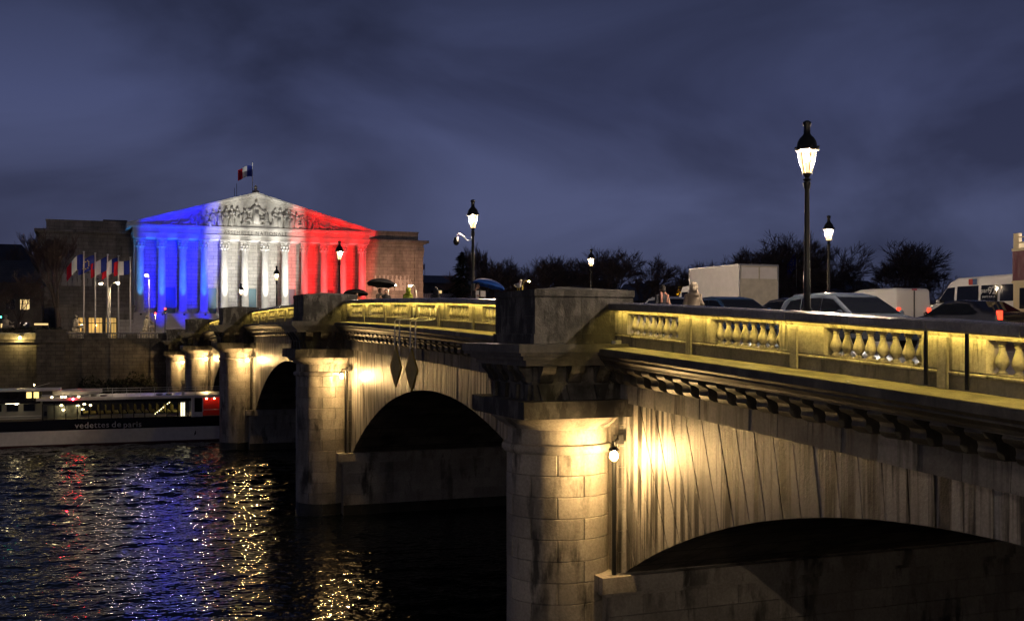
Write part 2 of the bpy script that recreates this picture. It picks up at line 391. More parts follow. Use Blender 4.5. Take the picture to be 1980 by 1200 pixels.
# ---- cornice, modillions, frieze and parapet for each span between the piers' pedestals
mod = MB().prism([(13.42, -.50), (13.16, -.49), (13.04, -.44), (12.99, -.36), (13.01, -.28), (12.98, -.20), (12.86, -.14), (12.76, -.11), (12.72, -.05), (12.74, 0), (13.42, 0)], 'y', -.19, .19).mesh('modillion', 'cornice_stone', auto=40)
frz = MB().box(13.36, 13.9, -.492, .492, -.505, .0).mesh('frieze_stone', 'frieze_stone')
bal_prof = [(.085, 0), (.085, .035), (.06, .04), (.052, .07), (.075, .10), (.108, .15), (.114, .19), (.102, .24), (.074, .31), (.054, .37), (.048, .42), (.062, .43), (.062, .445), (.048, .45), (.056, .475), (.085, .485), (.085, .53)]
balm = MB().lathe(bal_prof, (0, 0, 0), 12).mesh('baluster', 'parapet_stone', auto=50)
PX0 = 13.22; PX1 = 13.55
def coping_mesh(w, name='coping_stone'):
    return MB().prism([(13.03, -.16), (13.05, -.195), (13.065, -.195), (13.075, -.155), (13.68, -.155), (13.70, -.125), (13.70, -.02), (13.62, 0.012), (13.12, 0.012), (13.03, -.02)], 'y', -w/2+.006, w/2-.006).mesh(name, 'coping_stone_wet')
for i in range(5):
    ya = ENDS[i]+HB; yb = ENDS[i+1]-HB; Ls = yb-ya
    cuts = 12
    m = MB().prism([(13.42, -1.13), (12.42, -1.17), (12.40, -1.20), (12.40, -1.33), (12.46, -1.35), (12.50, -1.40), (12.50, -1.44), (12.56, -1.46), (12.66, -1.53), (12.68, -1.58), (12.70, -1.60), (12.70, -1.62), (13.42, -1.62)], 'y', ya-.6, yb+.6, cuts)
    cor = bput('cornice', m.mesh('cornice', 'cornice_stone', fn=bend), bridge)
    m = MB().prism([(13.40, -1.122), (12.44, -1.162), (12.44, -1.172), (13.40, -1.14)], 'y', ya-.55, yb+.55, cuts)
    bput('ledge_top', m.mesh('ledge_top', 'ledge_stone', fn=bend), cor)
    k = int((Ls+.2)/.74)
    for q in range(k):
        y = ya-.05+(Ls+.1)*(q+.5)/k
        bput('modillion', mod, cor, (0, y, cop(y)-1.62), (0, 0, 0))
    fr = bput('frieze', MB().prism([(13.44, -1.62), (13.44, -2.6), (13.9, -2.6), (13.9, -1.62)], 'y', ya-.3, yb+.3, cuts).mesh('frieze', 'cornice_stone', fn=bend), bridge)
    k = round(Ls/1.0)
    for q in range(k):
        y = ya+Ls*(q+.5)/k
        bput('frieze_stone', frz, fr, (random.uniform(-.012, .012), y, cop(y)-2.115), (atan(slope(y)), 0, 0))
    # parapet: plinth and rails run through, solid dados and balustered openings alternate
    m = MB()
    m.prism([(13.26, -1.13), (13.26, -.86), (13.52, -.86), (13.52, -1.13)], 'y', ya, yb, cuts)
    par = bput('parapet', m.mesh('parapet', 'plinth_stone', fn=bend), bridge)
    st = MB().tube([(13.235, ya+Ls*q/cuts, -.855) for q in range(cuts+1)], .032, 6)
    bput('string_course', st.mesh('string_course', 'parapet_stone', fn=bend, smooth=True), par)
    m = MB().prism([(13.28, -.86), (13.28, -.80), (13.50, -.80), (13.50, -.86)], 'y', ya, yb, cuts)
    m.prism([(13.245, -.27), (13.225, -.235), (13.205, -.20), (13.205, -.157), (13.60, -.157), (13.60, -.235), (13.52, -.27)], 'y', ya, yb, cuts)
    bput('rail', m.mesh('rail', 'parapet_stone', fn=bend), par)
    nb = {0: 6, 1: 7, 2: 8, 3: 7, 4: 6}[i]
    p = Ls/nb if i else 4.0
    y0 = ya if i else yb-nb*4.0
    if i == 0:
        bput('dado', MB().box(PX0, PX1, ya, y0, -.80, -.27).mesh('dado', 'parapet_stone', fn=bend), par)
    for b in range(nb):
        s = y0+b*p; o0 = s+.70; o1 = s+p-.70
        for d0, d1 in ((s, o0), (o1, s+p)):
            m = MB().box(PX0, PX1, d0, d1, -.80, -.27)
            bput('dado', m.mesh('dado', 'parapet_stone', fn=bend), par)
        if b: 
            m = MB().box(13.17, PX0-.003, s+.08, s+.30, -1.12, -.271); bput('pilaster_strip', m.mesh('pilaster_strip', 'parapet_stone', fn=bend), par)
        for q in range(8):
            y = o0+(o1-o0)*(q+.5)/8
            bput('baluster', balm, par, (13.39, y, cop(y)-.80))
    k = round(Ls/2.0)
    cm = coping_mesh(Ls/k)
    for q in range(k):
        y = ya+Ls*(q+.5)/k
        bput('coping_stone', cm, par, (0, y, cop(y)+random.uniform(-.006, .006)), (atan(slope(y)), 0, 0))
    # light strip tucked under the coping's overhang
    m = MB().prism([(13.085, -.158), (13.085, -.168), (13.125, -.168), (13.125, -.158)], 'y', ya+.15, yb-.15, cuts)
    bput('light_strip', m.mesh('light_strip', 'strip_light', fn=bend), par)
# far parapet
m = MB().prism([(42.3, -1.13), (42.3, -.16), (42.6, -.16), (42.6, -1.13)], 'y', -1, 152.5, 40)
m.prism([(42.2, -.155), (42.7, -.155), (42.7, 0), (42.2, 0)], 'y', -1, 152.5, 40)
m.prism([(42.3, -1.62), (43.4, -1.62), (43.4, -1.13), (42.3, -1.13)], 'y', -1, 152.5, 40); m.prism([(42.49, -2.62), (42.8, -2.62), (42.8, -1.62), (42.49, -1.62)], 'y', -1, 152.5, 40)
bput('far_parapet', m.mesh('far_parapet', 'plinth_stone', fn=bend), bridge)

# ---- piers
def curved_stone(R, Ri, a, h, seg=6, inset=.014):
    m = MB(); vs = []
    ga = .012/R
    for r, da, dz in ((R-inset, ga, .006), (R, ga+inset/R, .006+inset)):
        for z in (dz, h-dz):
            for k in range(seg+1):
                t = -a/2+da+(a-2*da)*k/seg; vs.append((r*cos(t), r*sin(t), z))
    for z in (.006, h-.006):
        for k in range(seg+1):
            t = -a/2+ga+(a-2*ga)*k/seg; vs.append((Ri*cos(t), Ri*sin(t), z))
    n = seg+1; f = []
    A, B, C, D, E_, F_ = 0, n, 2*n, 3*n, 4*n, 5*n
    for k in range(seg):
        f += [(C+k, C+k+1, D+k+1, D+k), (A+k, A+k+1, C+k+1, C+k), (D+k, D+k+1, B+k+1, B+k), (E_+k, E_+k+1, A+k+1, A+k), (B+k, B+k+1, F_+k+1, F_+k)]
    f += [(A, C, D, B), (A+seg, B+seg, D+seg, C+seg), (E_, A, B, F_), (E_+seg, F_+seg, B+seg, A+seg)]
    return m.add(vs, f).mesh('stone', 'shaft_stone', auto=35)
CH = .56; RS = 1.40; XCOL = 12.2
ring = curved_stone(RS, 1.15, pi/3, CH); ring_wet = ring.copy(); ring_wet.materials.clear(); ring_wet.materials.append(MATS['algae_stone'])
con = MB().prism([(0, -.45), (.10, -.45), (.16, -.40), (.18, -.30), (.30, -.16), (.36, -.10), (.37, 0), (0, 0)], 'y', -.19, .19).mesh('console', 'block_stone', auto=40)
ashA = MB().box(-.49, .49, -.05, .05, .008, .542).mesh('stone', 'shaft_stone')
ashW = ashA.copy(); ashW.materials.clear(); ashW.materials.append(MATS['algae_stone'])
for i, yp in enumerate(PIERS+[151.2, -.8]):
    z0 = cop(yp); small = i >= 4
    m = MB()
    m.lathe([(RS-.05, -1.5), (RS-.05, z0-3.4)], (XCOL, yp, 0), 24)
    m.box(13.36, XF-.01, yp-PT+.01, yp+PT-.01, -1.5, z0-2.62)
    m.box(12.98, XF-.02, yp-PT-.05, yp+PT+.05, -1.5, 2.75)
    pier = bput('pier', m.mesh('pier', 'shaft_stone'), bridge)
    zt = z0-4.05; nc = int(math.ceil((zt+.4)/CH)); 
    cam_a = math.atan2(-yp, -XCOL)
    if not small or i == 4:
        for c in range(nc):
            for q in range(6):
                a = cam_a+pi/6+q*pi/3+(pi/6 if c % 2 else 0)
                o = bput('stone', ring_wet if zt-(c+1)*CH < .12 else ring, pier, (XCOL+cos(a)*random.uniform(-.006, .006), yp, zt-(c+1)*CH), (0, 0, a))
    # pier body stones beside the column, seen on the side towards the near bank
    if i < 3:
        for r in range(5):
            zz = -.02+r*.552
            if r % 2: bput('stone', MB().box(13.0, 13.37, yp-PT-.1, yp-PT, zz+.008, zz+.542).mesh('stone', 'shaft_stone'), pier)
            for q in range(16):
                xx = 13.0+.49+q*.99+(.385 if r % 2 else 0)
                bput('stone', ashA if r else ashW, pier, (xx, yp-PT-.05+random.uniform(-.008, .008), zz))
        for r in range(int((z0-2.62-3.3)/.56)):
            o = bput('stone', MB().box(13.30+random.uniform(-.01, .01), 13.5, yp-PT-.012, yp-PT+.42, 3.31+r*.56, 3.31+r*.56+.548).mesh('stone', 'spandrel_stone'), pier)
    m = MB().box(12.67, XF-.03, yp-PT-.32, yp+PT+.32, 2.86, 3.28); m.box(12.80, XF-.04, yp-PT-.20, yp+PT+.20, 2.74, 2.86)
    bput('impost', m.mesh('impost', 'shaft_stone'), pier)
    m = MB()
    m.lathe([(1.36, -4.06), (1.47, -4.05), (1.53, -3.98), (1.54, -3.90), (1.50, -3.82), (1.38, -3.80), (1.37, -3.40), (1.44, -3.38), (1.46, -3.33), (1.66, -3.22), (1.80, -3.10), (1.84, -3.05)], (XCOL, yp, z0), 40)
    cap = bput('capital', m.mesh('capital', 'shaft_stone', auto=40), pier)
    bput('abacus', MB().box(XC-1.95, 13.45, yp-1.95, yp+1.95, z0-3.05, z0-2.60).mesh('abacus', 'block_stone'), cap)
    m = MB().box(XC-1.5, 13.6, yp-1.5, yp+1.5, z0-2.6, z0-1.7)
    m.box(XC-1.56, 13.6, yp-1.56, yp+1.56, z0-2.2, z0-2.12)
    ent = bput('entablature', m.mesh('entablature', 'block_stone'), pier)
    for q in range(4):
        d = -1.2+.8*q
        bput('console', con, ent, (XC-1.5, yp+d, z0-1.70), (0, 0, pi))
        if d+XC < 13.1: bput('console', con, ent, (XC+d, yp-1.5, z0-1.70), (0, 0, -pi/2))
        m = MB().frus((0, 0), -.40, 0, .10, .05, .2, .06)
        bput('gutta', m.mesh('gutta', 'block_stone'), ent, (XC+d, yp-1.54, z0-2.2)); bput('gutta', m.mesh('gutta', 'block_stone'), ent, (XC-1.54, yp+d, z0-2.2), (0, 0, pi/2))
    m = MB()
    for a, za, zb in ((2.17, -1.36, -1.145), (2.08, -1.44, -1.36), (1.98, -1.55, -1.44), (1.86, -1.7, -1.55)):
        m.box(XC-a, 13.5, yp-a, yp+a, z0+za, z0+zb)
    bput('pier_cornice', m.mesh('pier_cornice', 'cornice_stone'), pier)
    # pedestal of four stones under a hipped cap
    ped = bput('pedestal', MB().box(XC-HB+.02, XC+HB-.02, yp-HB+.02, yp+HB-.02, z0-1.14, z0+.26).mesh('pedestal', 'cornice_stone'), pier)
    for (za, zb, off) in ((-1.145, -.88, .05), (-.88, -.42, 0), (-.42, .10, 0)):
        for (xa, xb) in ((XC-HB, XC-.1), (XC-.1, XC+HB)):
            for (y1, y2) in ((yp-HB, yp), (yp, yp+HB)):
                m = MB().box(xa-(off if xa < XC-.5 else 0)+.004, xb-.004, y1-(off if y1 < yp-.5 else 0)+.004, y2+(off if y2 > yp+.5 else 0)-.004, z0+za+.004, z0+zb-.004)
                bput('stone', m.mesh('stone', 'block_stone'), ped)
    m = MB().box(XC-HB-.02, XC+HB+.02, yp-HB-.02, yp+HB+.02, z0+.10, z0+.27)
    m.frus((XC, yp), z0+.27, z0+.40, HB+.02, HB+.02, .15, .15)
    bput('cap_stone', m.mesh('cap_stone', 'block_stone'), ped)
# ---- lamps on the pier sides, each with its conduit
wlab = ['bright wall lamp on the nearest pier of the stone bridge', 'bright wall lamp on the second pier, left of the hanging diamond signs', 'bright wall lamp on the third pier from the camera, below the palace', 'small bright wall lamp on the fourth pier, above the boat roof', 'farthest wall lamp, on the bridge abutment by the quay wall']
for i, yp in enumerate(PIERS+[151.2]):
    z = cop(yp)-4.0; y = yp-2.3; x = 12.72
    t = thing('pier_lamp', (x, y, z), wlab[i], 'lamp', 'wall lamps on the bridge piers')
    MB().ball((0, -.06, 0), .10, 12, 8, sz=1.25).build('bulb', 'pier_light', t, smooth=True)
    m = MB().lathe([(.14, .15), (.13, .19), (.05, .24)], (0, -.06, 0), 12); m.tube([(0, -.06, .2), (.05, .1, .34), (.5, .64, .34)], .03, 6); m.box(.42, .62, .58, .78, .22, .46)
    m.build('bracket', 'dark_metal', t)
    m = MB().tube([(.40, .72, .3), (.40, .72, 3.3-z)], .055, 8); m.build('conduit', 'black_iron', t)
# ---- two yellow diamond navigation signs hung over the second arch
for k, yy in enumerate((41.6, 43.9)):
    z = cop(yy)-1.17
    t = thing('navigation_sign', (12.3, yy, z-1.7), ['right', 'left'][k]+' one of two yellow diamond signs hanging below the bridge cornice', 'sign', 'diamond signs on the second arch')
    m = MB().prism([(0, -.85), (.85, 0), (0, .85), (-.85, 0)], 'x', -.035, .035)
    m.build('board', 'sign_yellow' if 'sign_yellow' in MATS else (flat('sign_yellow', (.55, .38, .06), .45, var=.2) and 'sign_yellow'), t)
    for d in (-.36, .36):
        m = MB().tube([(.05, d, .45), (.05, d, 1.9), (.10, d, 1.98), (.75, d, 2.0), (.86, d, 2.06), (.89, d, 2.2), (.89, d, 2.48)], .028, 6)
        m.build('hook', 'white_metal', t, smooth=True)
# ---- two dark straps and a junction box on the near parapet
for k, (yy) in enumerate((14.2, 13.3)):
    t = MB().box(13.05, 13.075, -.035, .035, -1.08, -.15).build('drain_strap', 'black_iron', loc=(0, yy, cop(yy)))
    tag(t, ['left', 'right'][k]+' one of two thin black vertical straps on the near parapet', 'strap', 'black straps on the parapet')
t = thing('junction_box', (13.1, 25.55, cop(25.55)-1.12), 'small grey electrical box on the ledge beside the nearest pedestal', 'box')
MB().box(-.02, .14, -.13, .13, 0, .14).build('case', 'pipe_grey', t); MB().box(-.03, -.02, -.10, .10, .02, .12).build('lid', 'white_metal', t)
# ================================================================== PALACE on the far bank, on the bridge's axis
PY = 190.0
def bx(px, y): return (px-152)*y/(2434.5-.399*(px-152))      # photo column at distance y -> X
pal = thing('palace', (28.2, PY, GZ), 'columned palace front with pediment, floodlit blue, white and red', 'palace')
PL = Vector((-28.2, -PY, -GZ))
def pput(name, mesh, parent, loc=(0, 0, 0), rot=(0, 0, 0), sc=(1, 1, 1)):
    return put(name, mesh, parent, Vector(loc)+(PL if parent is pal else Vector((0, 0, 0))), rot, sc)
ZB, ZC, ZE, ZA = 12.75, 25.3, 27.45, 33.5      # column foot, top of capital, top of entablature, apex
XL, XR, XM = 8.3, 48.1, 28.2
CX = [9.45+3.409*i for i in range(12)]
# steps
m = MB()
for k in range(26):
    m.box(XL-.5, XR+.5, PY-2-(25-k)*.42, PY+6, GZ+(ZB-GZ)*k/26, GZ+(ZB-GZ)*(k+1)/26)
pput('stairs', m.mesh('stairs', 'palace_plain'), pal)
for xs in (XL-2.6, XR+.5):
    pput('stair_wall', MB().box(xs, xs+2.1, PY-12.5, PY+6, GZ, ZB-1.2).mesh('stair_wall', 'palace_stone'), pal)
# cella wall with door openings
wl = MB(); YW = PY+4.2
doors = [(CX[i]+CX[i+1])/2 for i in (1, 3, 5, 7, 9)]
edges = [XL+.2]+[e for d in doors for e in (d-.85, d+.85)]+[XR-.2]
for k in range(0, len(edges), 2): wl.box(edges[k], edges[k+1], YW, YW+.8, ZB-.1, ZC+.4)
for d in doors: wl.box(d-.85, d+.85, YW, YW+.8, ZB+4.5, ZC+.4)
wall = pput('portico_wall', wl.mesh('portico_wall', 'palace_stone'), pal)
m = MB().box(XL+.2, XR-.2, YW-.12, YW, ZC-2.35, ZC-2.2); pput('wall_band', m.mesh('wall_band', 'palace_plain'), wall)
for i in range(11):
    c = (CX[i]+CX[i+1])/2; z = ZC-1.15
    m = MB()
    for r, t in ((.95, .10), (.62, .09), (.3, .08)):
        m.box(c-r, c+r, YW-.1, YW, z+r*.85-t, z+r*.85); m.box(c-r, c+r, YW-.1, YW, z-r*.85, z-r*.85+t); m.box(c-r, c-r+t, YW-.1, YW, z-r*.85+t, z+r*.85-t); m.box(c+r-t, c+r, YW-.1, YW, z-r*.85+t, z+r*.85-t)
    pput('wall_panel', m.mesh('wall_panel', 'palace_plain'), wall)
for d in doors:
    m = MB().box(d-1.1, d-.85, YW-.14, YW+.3, ZB, ZB+4.75); m.box(d+.85, d+1.1, YW-.14, YW+.3, ZB, ZB+4.75); m.box(d-1.25, d+1.25, YW-.2, YW+.3, ZB+4.75, ZB+5.15)
    dr = pput('door', m.mesh('door', 'palace_plain'), wall)
    for sgn in (-1, 1):
        m = MB().box(d+min(0, sgn*.84), d+max(0, sgn*.84), YW+.3, YW+.38, ZB, ZB+4.5)
        for z in (.3, 1.75, 3.2):
            m.box(d+sgn*.42-.28, d+sgn*.42+.28, YW+.26, YW+.30, ZB+z, ZB+z+1.1)
        pput('door_leaf', m.mesh('door_leaf', 'door_paint'), dr)
# side return walls of the portico and the ceiling
m = MB().box(XL+.2, XL+.9, PY+.9, YW, ZB-.1, ZC+.4); m.box(XR-.9, XR-.2, PY+.9, YW, ZB-.1, ZC+.4); m.box(XL+.9, XR-.9, PY+.9, YW, ZC-.02, ZC+.3)
pput('portico_return', m.mesh('portico_return', 'palace_plain'), pal)
# columns
shaft = MB()
seg = 40; prof = [(.64, .45), (.64, 3.5), (.62, 6), (.585, 8.4), (.55, 10.5)]
vs = []
for r, z in prof:
    for k in range(seg):
        a = 2*pi*k/seg; rr = r*(1 if k % 2 else .95); vs.append((rr*cos(a), rr*sin(a), z))
fs = [(i*seg+k, i*seg+(k+1) % seg, (i+1)*seg+(k+1) % seg, (i+1)*seg+k) for i in range(len(prof)-1) for k in range(seg)]
shaft.add(vs, fs)
shaft_m = shaft.mesh('shaft', 'palace_plain')
base_m = MB().box(-.88, .88, -.88, .88, 0, .18).lathe([(.86, .18), (.9, .26), (.84, .34), (.72, .36), (.74, .44), (.66, .46)], (0, 0, 0), 20).mesh('base', 'palace_plain')
cm = MB().lathe([(.56, 10.5), (.60, 10.52), (.60, 10.6), (.55, 10.62), (.55, 11.2), (.62, 11.7), (.76, 12.15), (.82, 12.25)], (0, 0, 0), 16)
cm.frus((0, 0), 12.27, 12.53, .86, .86, .92, .92)
cap_m = cm.mesh('capital', 'palace_plain')
lf = MB()
lf.add([(-.15, -.0, 0), (.15, -.0, 0), (-.19, -.08, .35), (.19, -.08, .35), (-.13, -.25, .58), (.13, -.25, .58), (-.07, -.33, .48), (.07, -.33, .48), (-.07, -.1, .3), (.07, -.1, .3)], [(0, 1, 3, 2), (2, 3, 5, 4), (4, 5, 7, 6), (6, 7, 9, 8), (0, 2, 8), (1, 9, 3), (2, 4, 6, 8), (3, 9, 7, 5), (0, 8, 9, 1)])
leaf_m = lf.mesh('acanthus_leaf', 'palace_plain')
vol = MB().ball((0, 0, 0), .19, 8, 6, sy=.6).mesh('volute', 'palace_plain', smooth=True)
for X in CX:
    c = pput('column', shaft_m, pal, (X, PY, ZB))
    put('base', base_m, c); k = put('capital', cap_m, c)
    for row, n, r, z in ((0, 8, .55, 10.65), (1, 8, .56, 11.15)):
        for q in range(n):
            a = 2*pi*(q+.5*row)/n
            put('acanthus_leaf', leaf_m, k, (r*sin(a), -r*cos(a), z), (0, 0, a))
    for q in range(4):
        a = pi/4+q*pi/2; put('volute', vol, k, (.88*sin(a), -.88*cos(a), 12.05))
# entablature and pediment
m = MB()
m.box(XL, XR, PY-.75, YW+6, ZC, ZC+.45); m.box(XL-.08, XR+.08, PY-.83, YW+6, ZC+.45, ZC+.72); m.box(XL-.18, XR+.18, PY-.95, YW+6, ZC+.72, ZC+.82)
ent = pput('entablature', m.mesh('entablature', 'palace_plain'), pal)
pput('frieze', MB().box(XL, XR, PY-.72, YW+6, ZC+.82, ZC+1.62).mesh('frieze', 'palace_plain'), ent)
tm = text_mesh('inscription', 'ASSEMBLEE NATIONALE', .82, 'carved_dark', .02, 1.25)
pput('inscription', tm, ent, (XM, PY-.75, ZC+1.22), (pi/2, 0, 0))
m = MB().box(XL-.3, XR+.3, PY-1.05, YW+6, ZC+1.62, ZC+1.8); m.box(XL-.85, XR+.85, PY-1.6, YW+6, ZC+1.8, ZE)
cornice = pput('cornice', m.mesh('cornice', 'palace_plain'), ent)
den = MB().box(-.14, .14, -.25, 0, 0, .17).mesh('dentil', 'palace_plain')
for q in range(66):
    pput('dentil', den, cornice, (XL+.4+q*(XR-XL-.8)/65, PY-1.05, ZC+1.63))
hw = (XR-XL)/2+1.0
m = MB()      # gable wall
m.add([(XL, PY-.6, ZE), (XR, PY-.6, ZE), (XM, PY-.6, ZA-.8), (XL, PY+12, ZE), (XR, PY+12, ZE), (XM, PY+12, ZA-.8)], [(0, 1, 2), (3, 5, 4), (0, 2, 5, 3), (1, 4, 5, 2), (0, 3, 4, 1)])
ped = pput('pediment', m.mesh('pediment', 'palace_plain'), pal)
for sgn in (-1, 1):
    ang = math.atan2(ZA-ZE-.1, hw)
    for d0, d1, y0 in ((0, -.30, PY-1.75), (-.30, -.62, PY-1.35), (-.62, -.85, PY-1.0)):
        m = MB(); vs = []
        for y in (y0, PY+12.5):
            for (u, zz) in ((XM+sgn*hw, ZE+.12), (XM, ZA)):
                vs += [(u, y, zz+d0), (u, y, zz+d1)]
        m.add(vs, [(0, 1, 3, 2), (4, 6, 7, 5), (0, 2, 6, 4), (1, 5, 7, 3), (0, 4, 5, 1), (2, 3, 7, 6)])
        pput('raking_cornice', m.mesh('raking_cornice', 'palace_plain'), ped)
# relief figures of the pediment
def figure_mesh(name, kind):
    m = MB()
    if kind == 'stand':
        m.lathe([(.30, 0), (.34, .15), (.27, .9), (.25, 1.15), (.33, 1.45), (.30, 1.62), (.11, 1.74), (.10, 1.82)], (0, 0, 0), 12, sy=.75); m.ball((0, -.04, 1.98), .165, 10, 7, sz=1.2)
        m.tube([(.3, 0, 1.55), (.44, -.12, 1.25), (.36, -.32, 1.0)], [.1, .085, .06], 7); m.tube([(-.3, 0, 1.55), (-.5, -.08, 1.35), (-.62, -.2, 1.55)], [.1, .085, .06], 7)
        for a in (-.2, 0, .2): m.tube([(a, -.24, .02), (a*.8, -.2, .7), (a*.5, -.2, 1.3)], .05, 5)
    elif kind == 'throne':
        m.lathe([(.42, 0), (.46, .2), (.34, .9), (.28, 1.2), (.36, 1.55), (.30, 1.75), (.11, 1.86), (.1, 1.95)], (0, 0, 0), 12, sy=.7); m.ball((0, -.04, 2.1), .165, 10, 7, sz=1.2)
        for s in (-1, 1): m.tube([(s*.32, 0, 1.68), (s*.55, -.1, 1.3), (s*.8, -.22, 1.15)], [.1, .085, .06], 7)
        for a in (-.25, -.08, .08, .25): m.tube([(a, -.3, .02), (a*.7, -.24, .8), (a*.5, -.22, 1.4)], .055, 5)
    elif kind == 'sit':
        m.lathe([(.33, .35), (.30, .6), (.25, .85), (.32, 1.15), (.10, 1.33), (.09, 1.4)], (-.05, 0, 0), 12, sy=.75); m.ball((-.05, -.04, 1.55), .16, 10, 7, sz=1.2)
        m.tube([(0, -.1, .45), (.5, -.25, .55), (.58, -.3, .03)], [.2, .17, .11], 8); m.box(-.4, .3, -.2, .2, 0, .38)
        m.tube([(.22, 0, 1.1), (.45, -.15, .85), (.6, -.3, 1.0)], [.09, .08, .055], 7)
    else:
        m.tube([(-.75, 0, .18), (-.3, -.05, .3), (.2, 0, .42), (.55, 0, .78)], [.10, .17, .24, .2], 9); m.ball((.68, -.05, 1.08), .155, 10, 7, sz=1.15)
        m.tube([(.55, 0, .85), (.85, -.1, .5), (.95, -.2, .1)], [.1, .08, .06], 7); m.tube([(-.2, -.1, .3), (-.5, -.25, .55), (-.85, -.2, .08)], [.15, .13, .09], 8)
    return m.mesh(name, 'palace_plain', smooth=True)
fig = {k: figure_mesh('relief_figure', k) for k in ('stand', 'throne', 'sit', 'lie')}
pput('plinth_step', MB().box(XM-4.4, XM+4.4, PY-1.3, PY-.6, ZE, ZE+.3).box(XM-3.0, XM+3.0, PY-1.25, PY-.6, ZE+.3, ZE+.6).mesh('plinth_step', 'palace_plain'), ped)
def gab(x): return (ZA-1.0-ZE)*(1-abs(x)/((XR-XL)/2))
spots = [(0, 'throne', 1.75, .6)]
for s in (-1, 1):
    spots += [(s*1.75, 'sit', 1.45, .6), (s*3.1, 'stand', 1.42, .3), (s*4.1, 'stand', 1.55, 0), (s*5.1, 'stand', 1.5, 0), (s*6.0, 'stand', 1.42, 0), (s*7.0, 'stand', 1.3, 0), (s*8.1, 'sit', 1.35, 0), (s*9.2, 'stand', 1.05, 0), (s*10.3, 'sit', 1.1, 0), (s*11.6, 'lie', 1.2, 0), (s*13.4, 'lie', .95, 0), (s*15.2, 'lie', .62, 0)]
for i, (dx, k, sc, dz) in enumerate(spots):
    sc = min(sc, (gab(dx)-dz-.25)/{'stand': 2.15, 'throne': 2.3, 'sit': 1.72, 'lie': 1.26}[k])
    pput('relief_figure', fig[k], ped, (XM+dx, PY-.88, ZE+dz), (0, radians(random.uniform(-5, 5)), random.uniform(-.5, .5)), (sc*(-1 if dx > 0 else 1), sc*1.3, sc))
# acroterion, antennas
m = MB().box(XM-.5, XM+.5, PY-1.2, PY-.2, ZA, ZA+.35); m.lathe([(.28, .35), (.22, .6), (.32, .9), (.15, 1.15), (.12, 1.3)], (XM, PY-.7, ZA), 10)
pput('acroterion', m.mesh('acroterion', 'wing_stone'), ped)
m = MB().tube([(XM-2.3, PY+6, ZA-2), (XM-2.3, PY+6, ZA+2.3)], .045, 5).tube([(XM-2.6, PY+6.5, ZA-2), (XM-2.6, PY+6.5, ZA+1.6)], .045, 5)
m.box(XM-2.7, XM-2.2, PY+5.8, PY+6.6, ZA-1.2, ZA-.1); pput('antenna', m.mesh('antenna', 'black_iron'), ped)
# wings
for (x0, x1) in ((-5.9, XL+.2), (XR-.2, 60.2)):
    YWG = PY+6
    m = MB().box(x0, x1, YWG, PY+40, GZ, 25.0)
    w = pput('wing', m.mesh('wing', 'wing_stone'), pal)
    lx0, lx1 = (x0-.9, x1) if x0 < 0 else (x0, x1+.9)
    m = MB().box(x0-.15 if x0 < 0 else x0, x1 if x0 < 0 else x1+.15, YWG-.15, PY+40.1, 25.0, 25.5); m.box(x0-.05 if x0 < 0 else x0, x1 if x0 < 0 else x1+.05, YWG-.06, PY+40, 25.5, 26.1)
    m.box(lx0+.5 if x0 < 0 else lx0, lx1 if x0 < 0 else lx1-.5, YWG-.4, PY+40.2, 26.1, 26.3); m.box(lx0, lx1, YWG-.9, PY+40.4, 26.3, 26.75)
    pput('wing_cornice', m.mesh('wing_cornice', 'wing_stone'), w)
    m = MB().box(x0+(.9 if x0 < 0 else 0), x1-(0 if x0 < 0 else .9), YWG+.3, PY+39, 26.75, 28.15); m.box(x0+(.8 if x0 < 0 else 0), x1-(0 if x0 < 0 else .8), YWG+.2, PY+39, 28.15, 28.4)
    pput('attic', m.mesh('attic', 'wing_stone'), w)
    c = (x0+x1)/2+(-.5 if x0 < 0 else 0)
    pw = 3.6
    m = MB().box(c-pw, c+pw, YWG-.1, YWG, 20.4, 20.6).box(c-pw, c+pw, YWG-.1, YWG, 17.1, 17.3).box(c-pw, c-pw+.2, YWG-.1, YWG, 17.3, 20.4).box(c+pw-.2, c+pw, YWG-.1, YWG, 17.3, 20.4)
    pn = pput('relief_panel', m.mesh('relief_panel', 'wing_stone'), w)
    for q in range(9):
        pput('relief_figure', fig['stand' if q % 3 else 'sit'], pn, (c-pw+.6+q*.8, YWG-.02, 17.35), (0, 0, random.uniform(-.6, .6)), (1.25, .35, 1.3 if q % 3 else 1.6))
    xp = x0+.9 if x0 < 0 else x1-.9
    m = MB().box(xp-.8, xp+.8, YWG-.22, YWG, GZ, 23.2); m.frus((xp, YWG), 23.2, 25.0, .8, .24, 1.0, .42)
    pput('pilaster', m.mesh('pilaster', 'wing_stone'), w)
for bxs in ((4, 8, PY+14, PY+20, 26, 29.4), (16, 19, PY+13, PY+18, 27, 31.2), (40, 43.5, PY+13, PY+18, 27, 29.9)): pput('chimney', MB().box(*bxs).mesh('chimney', 'house_wall'), pal)
m = MB().box(XL, XR, PY+12, PY+40, 24, 27.3); pput('roof', m.mesh('roof', 'slate'), pal)

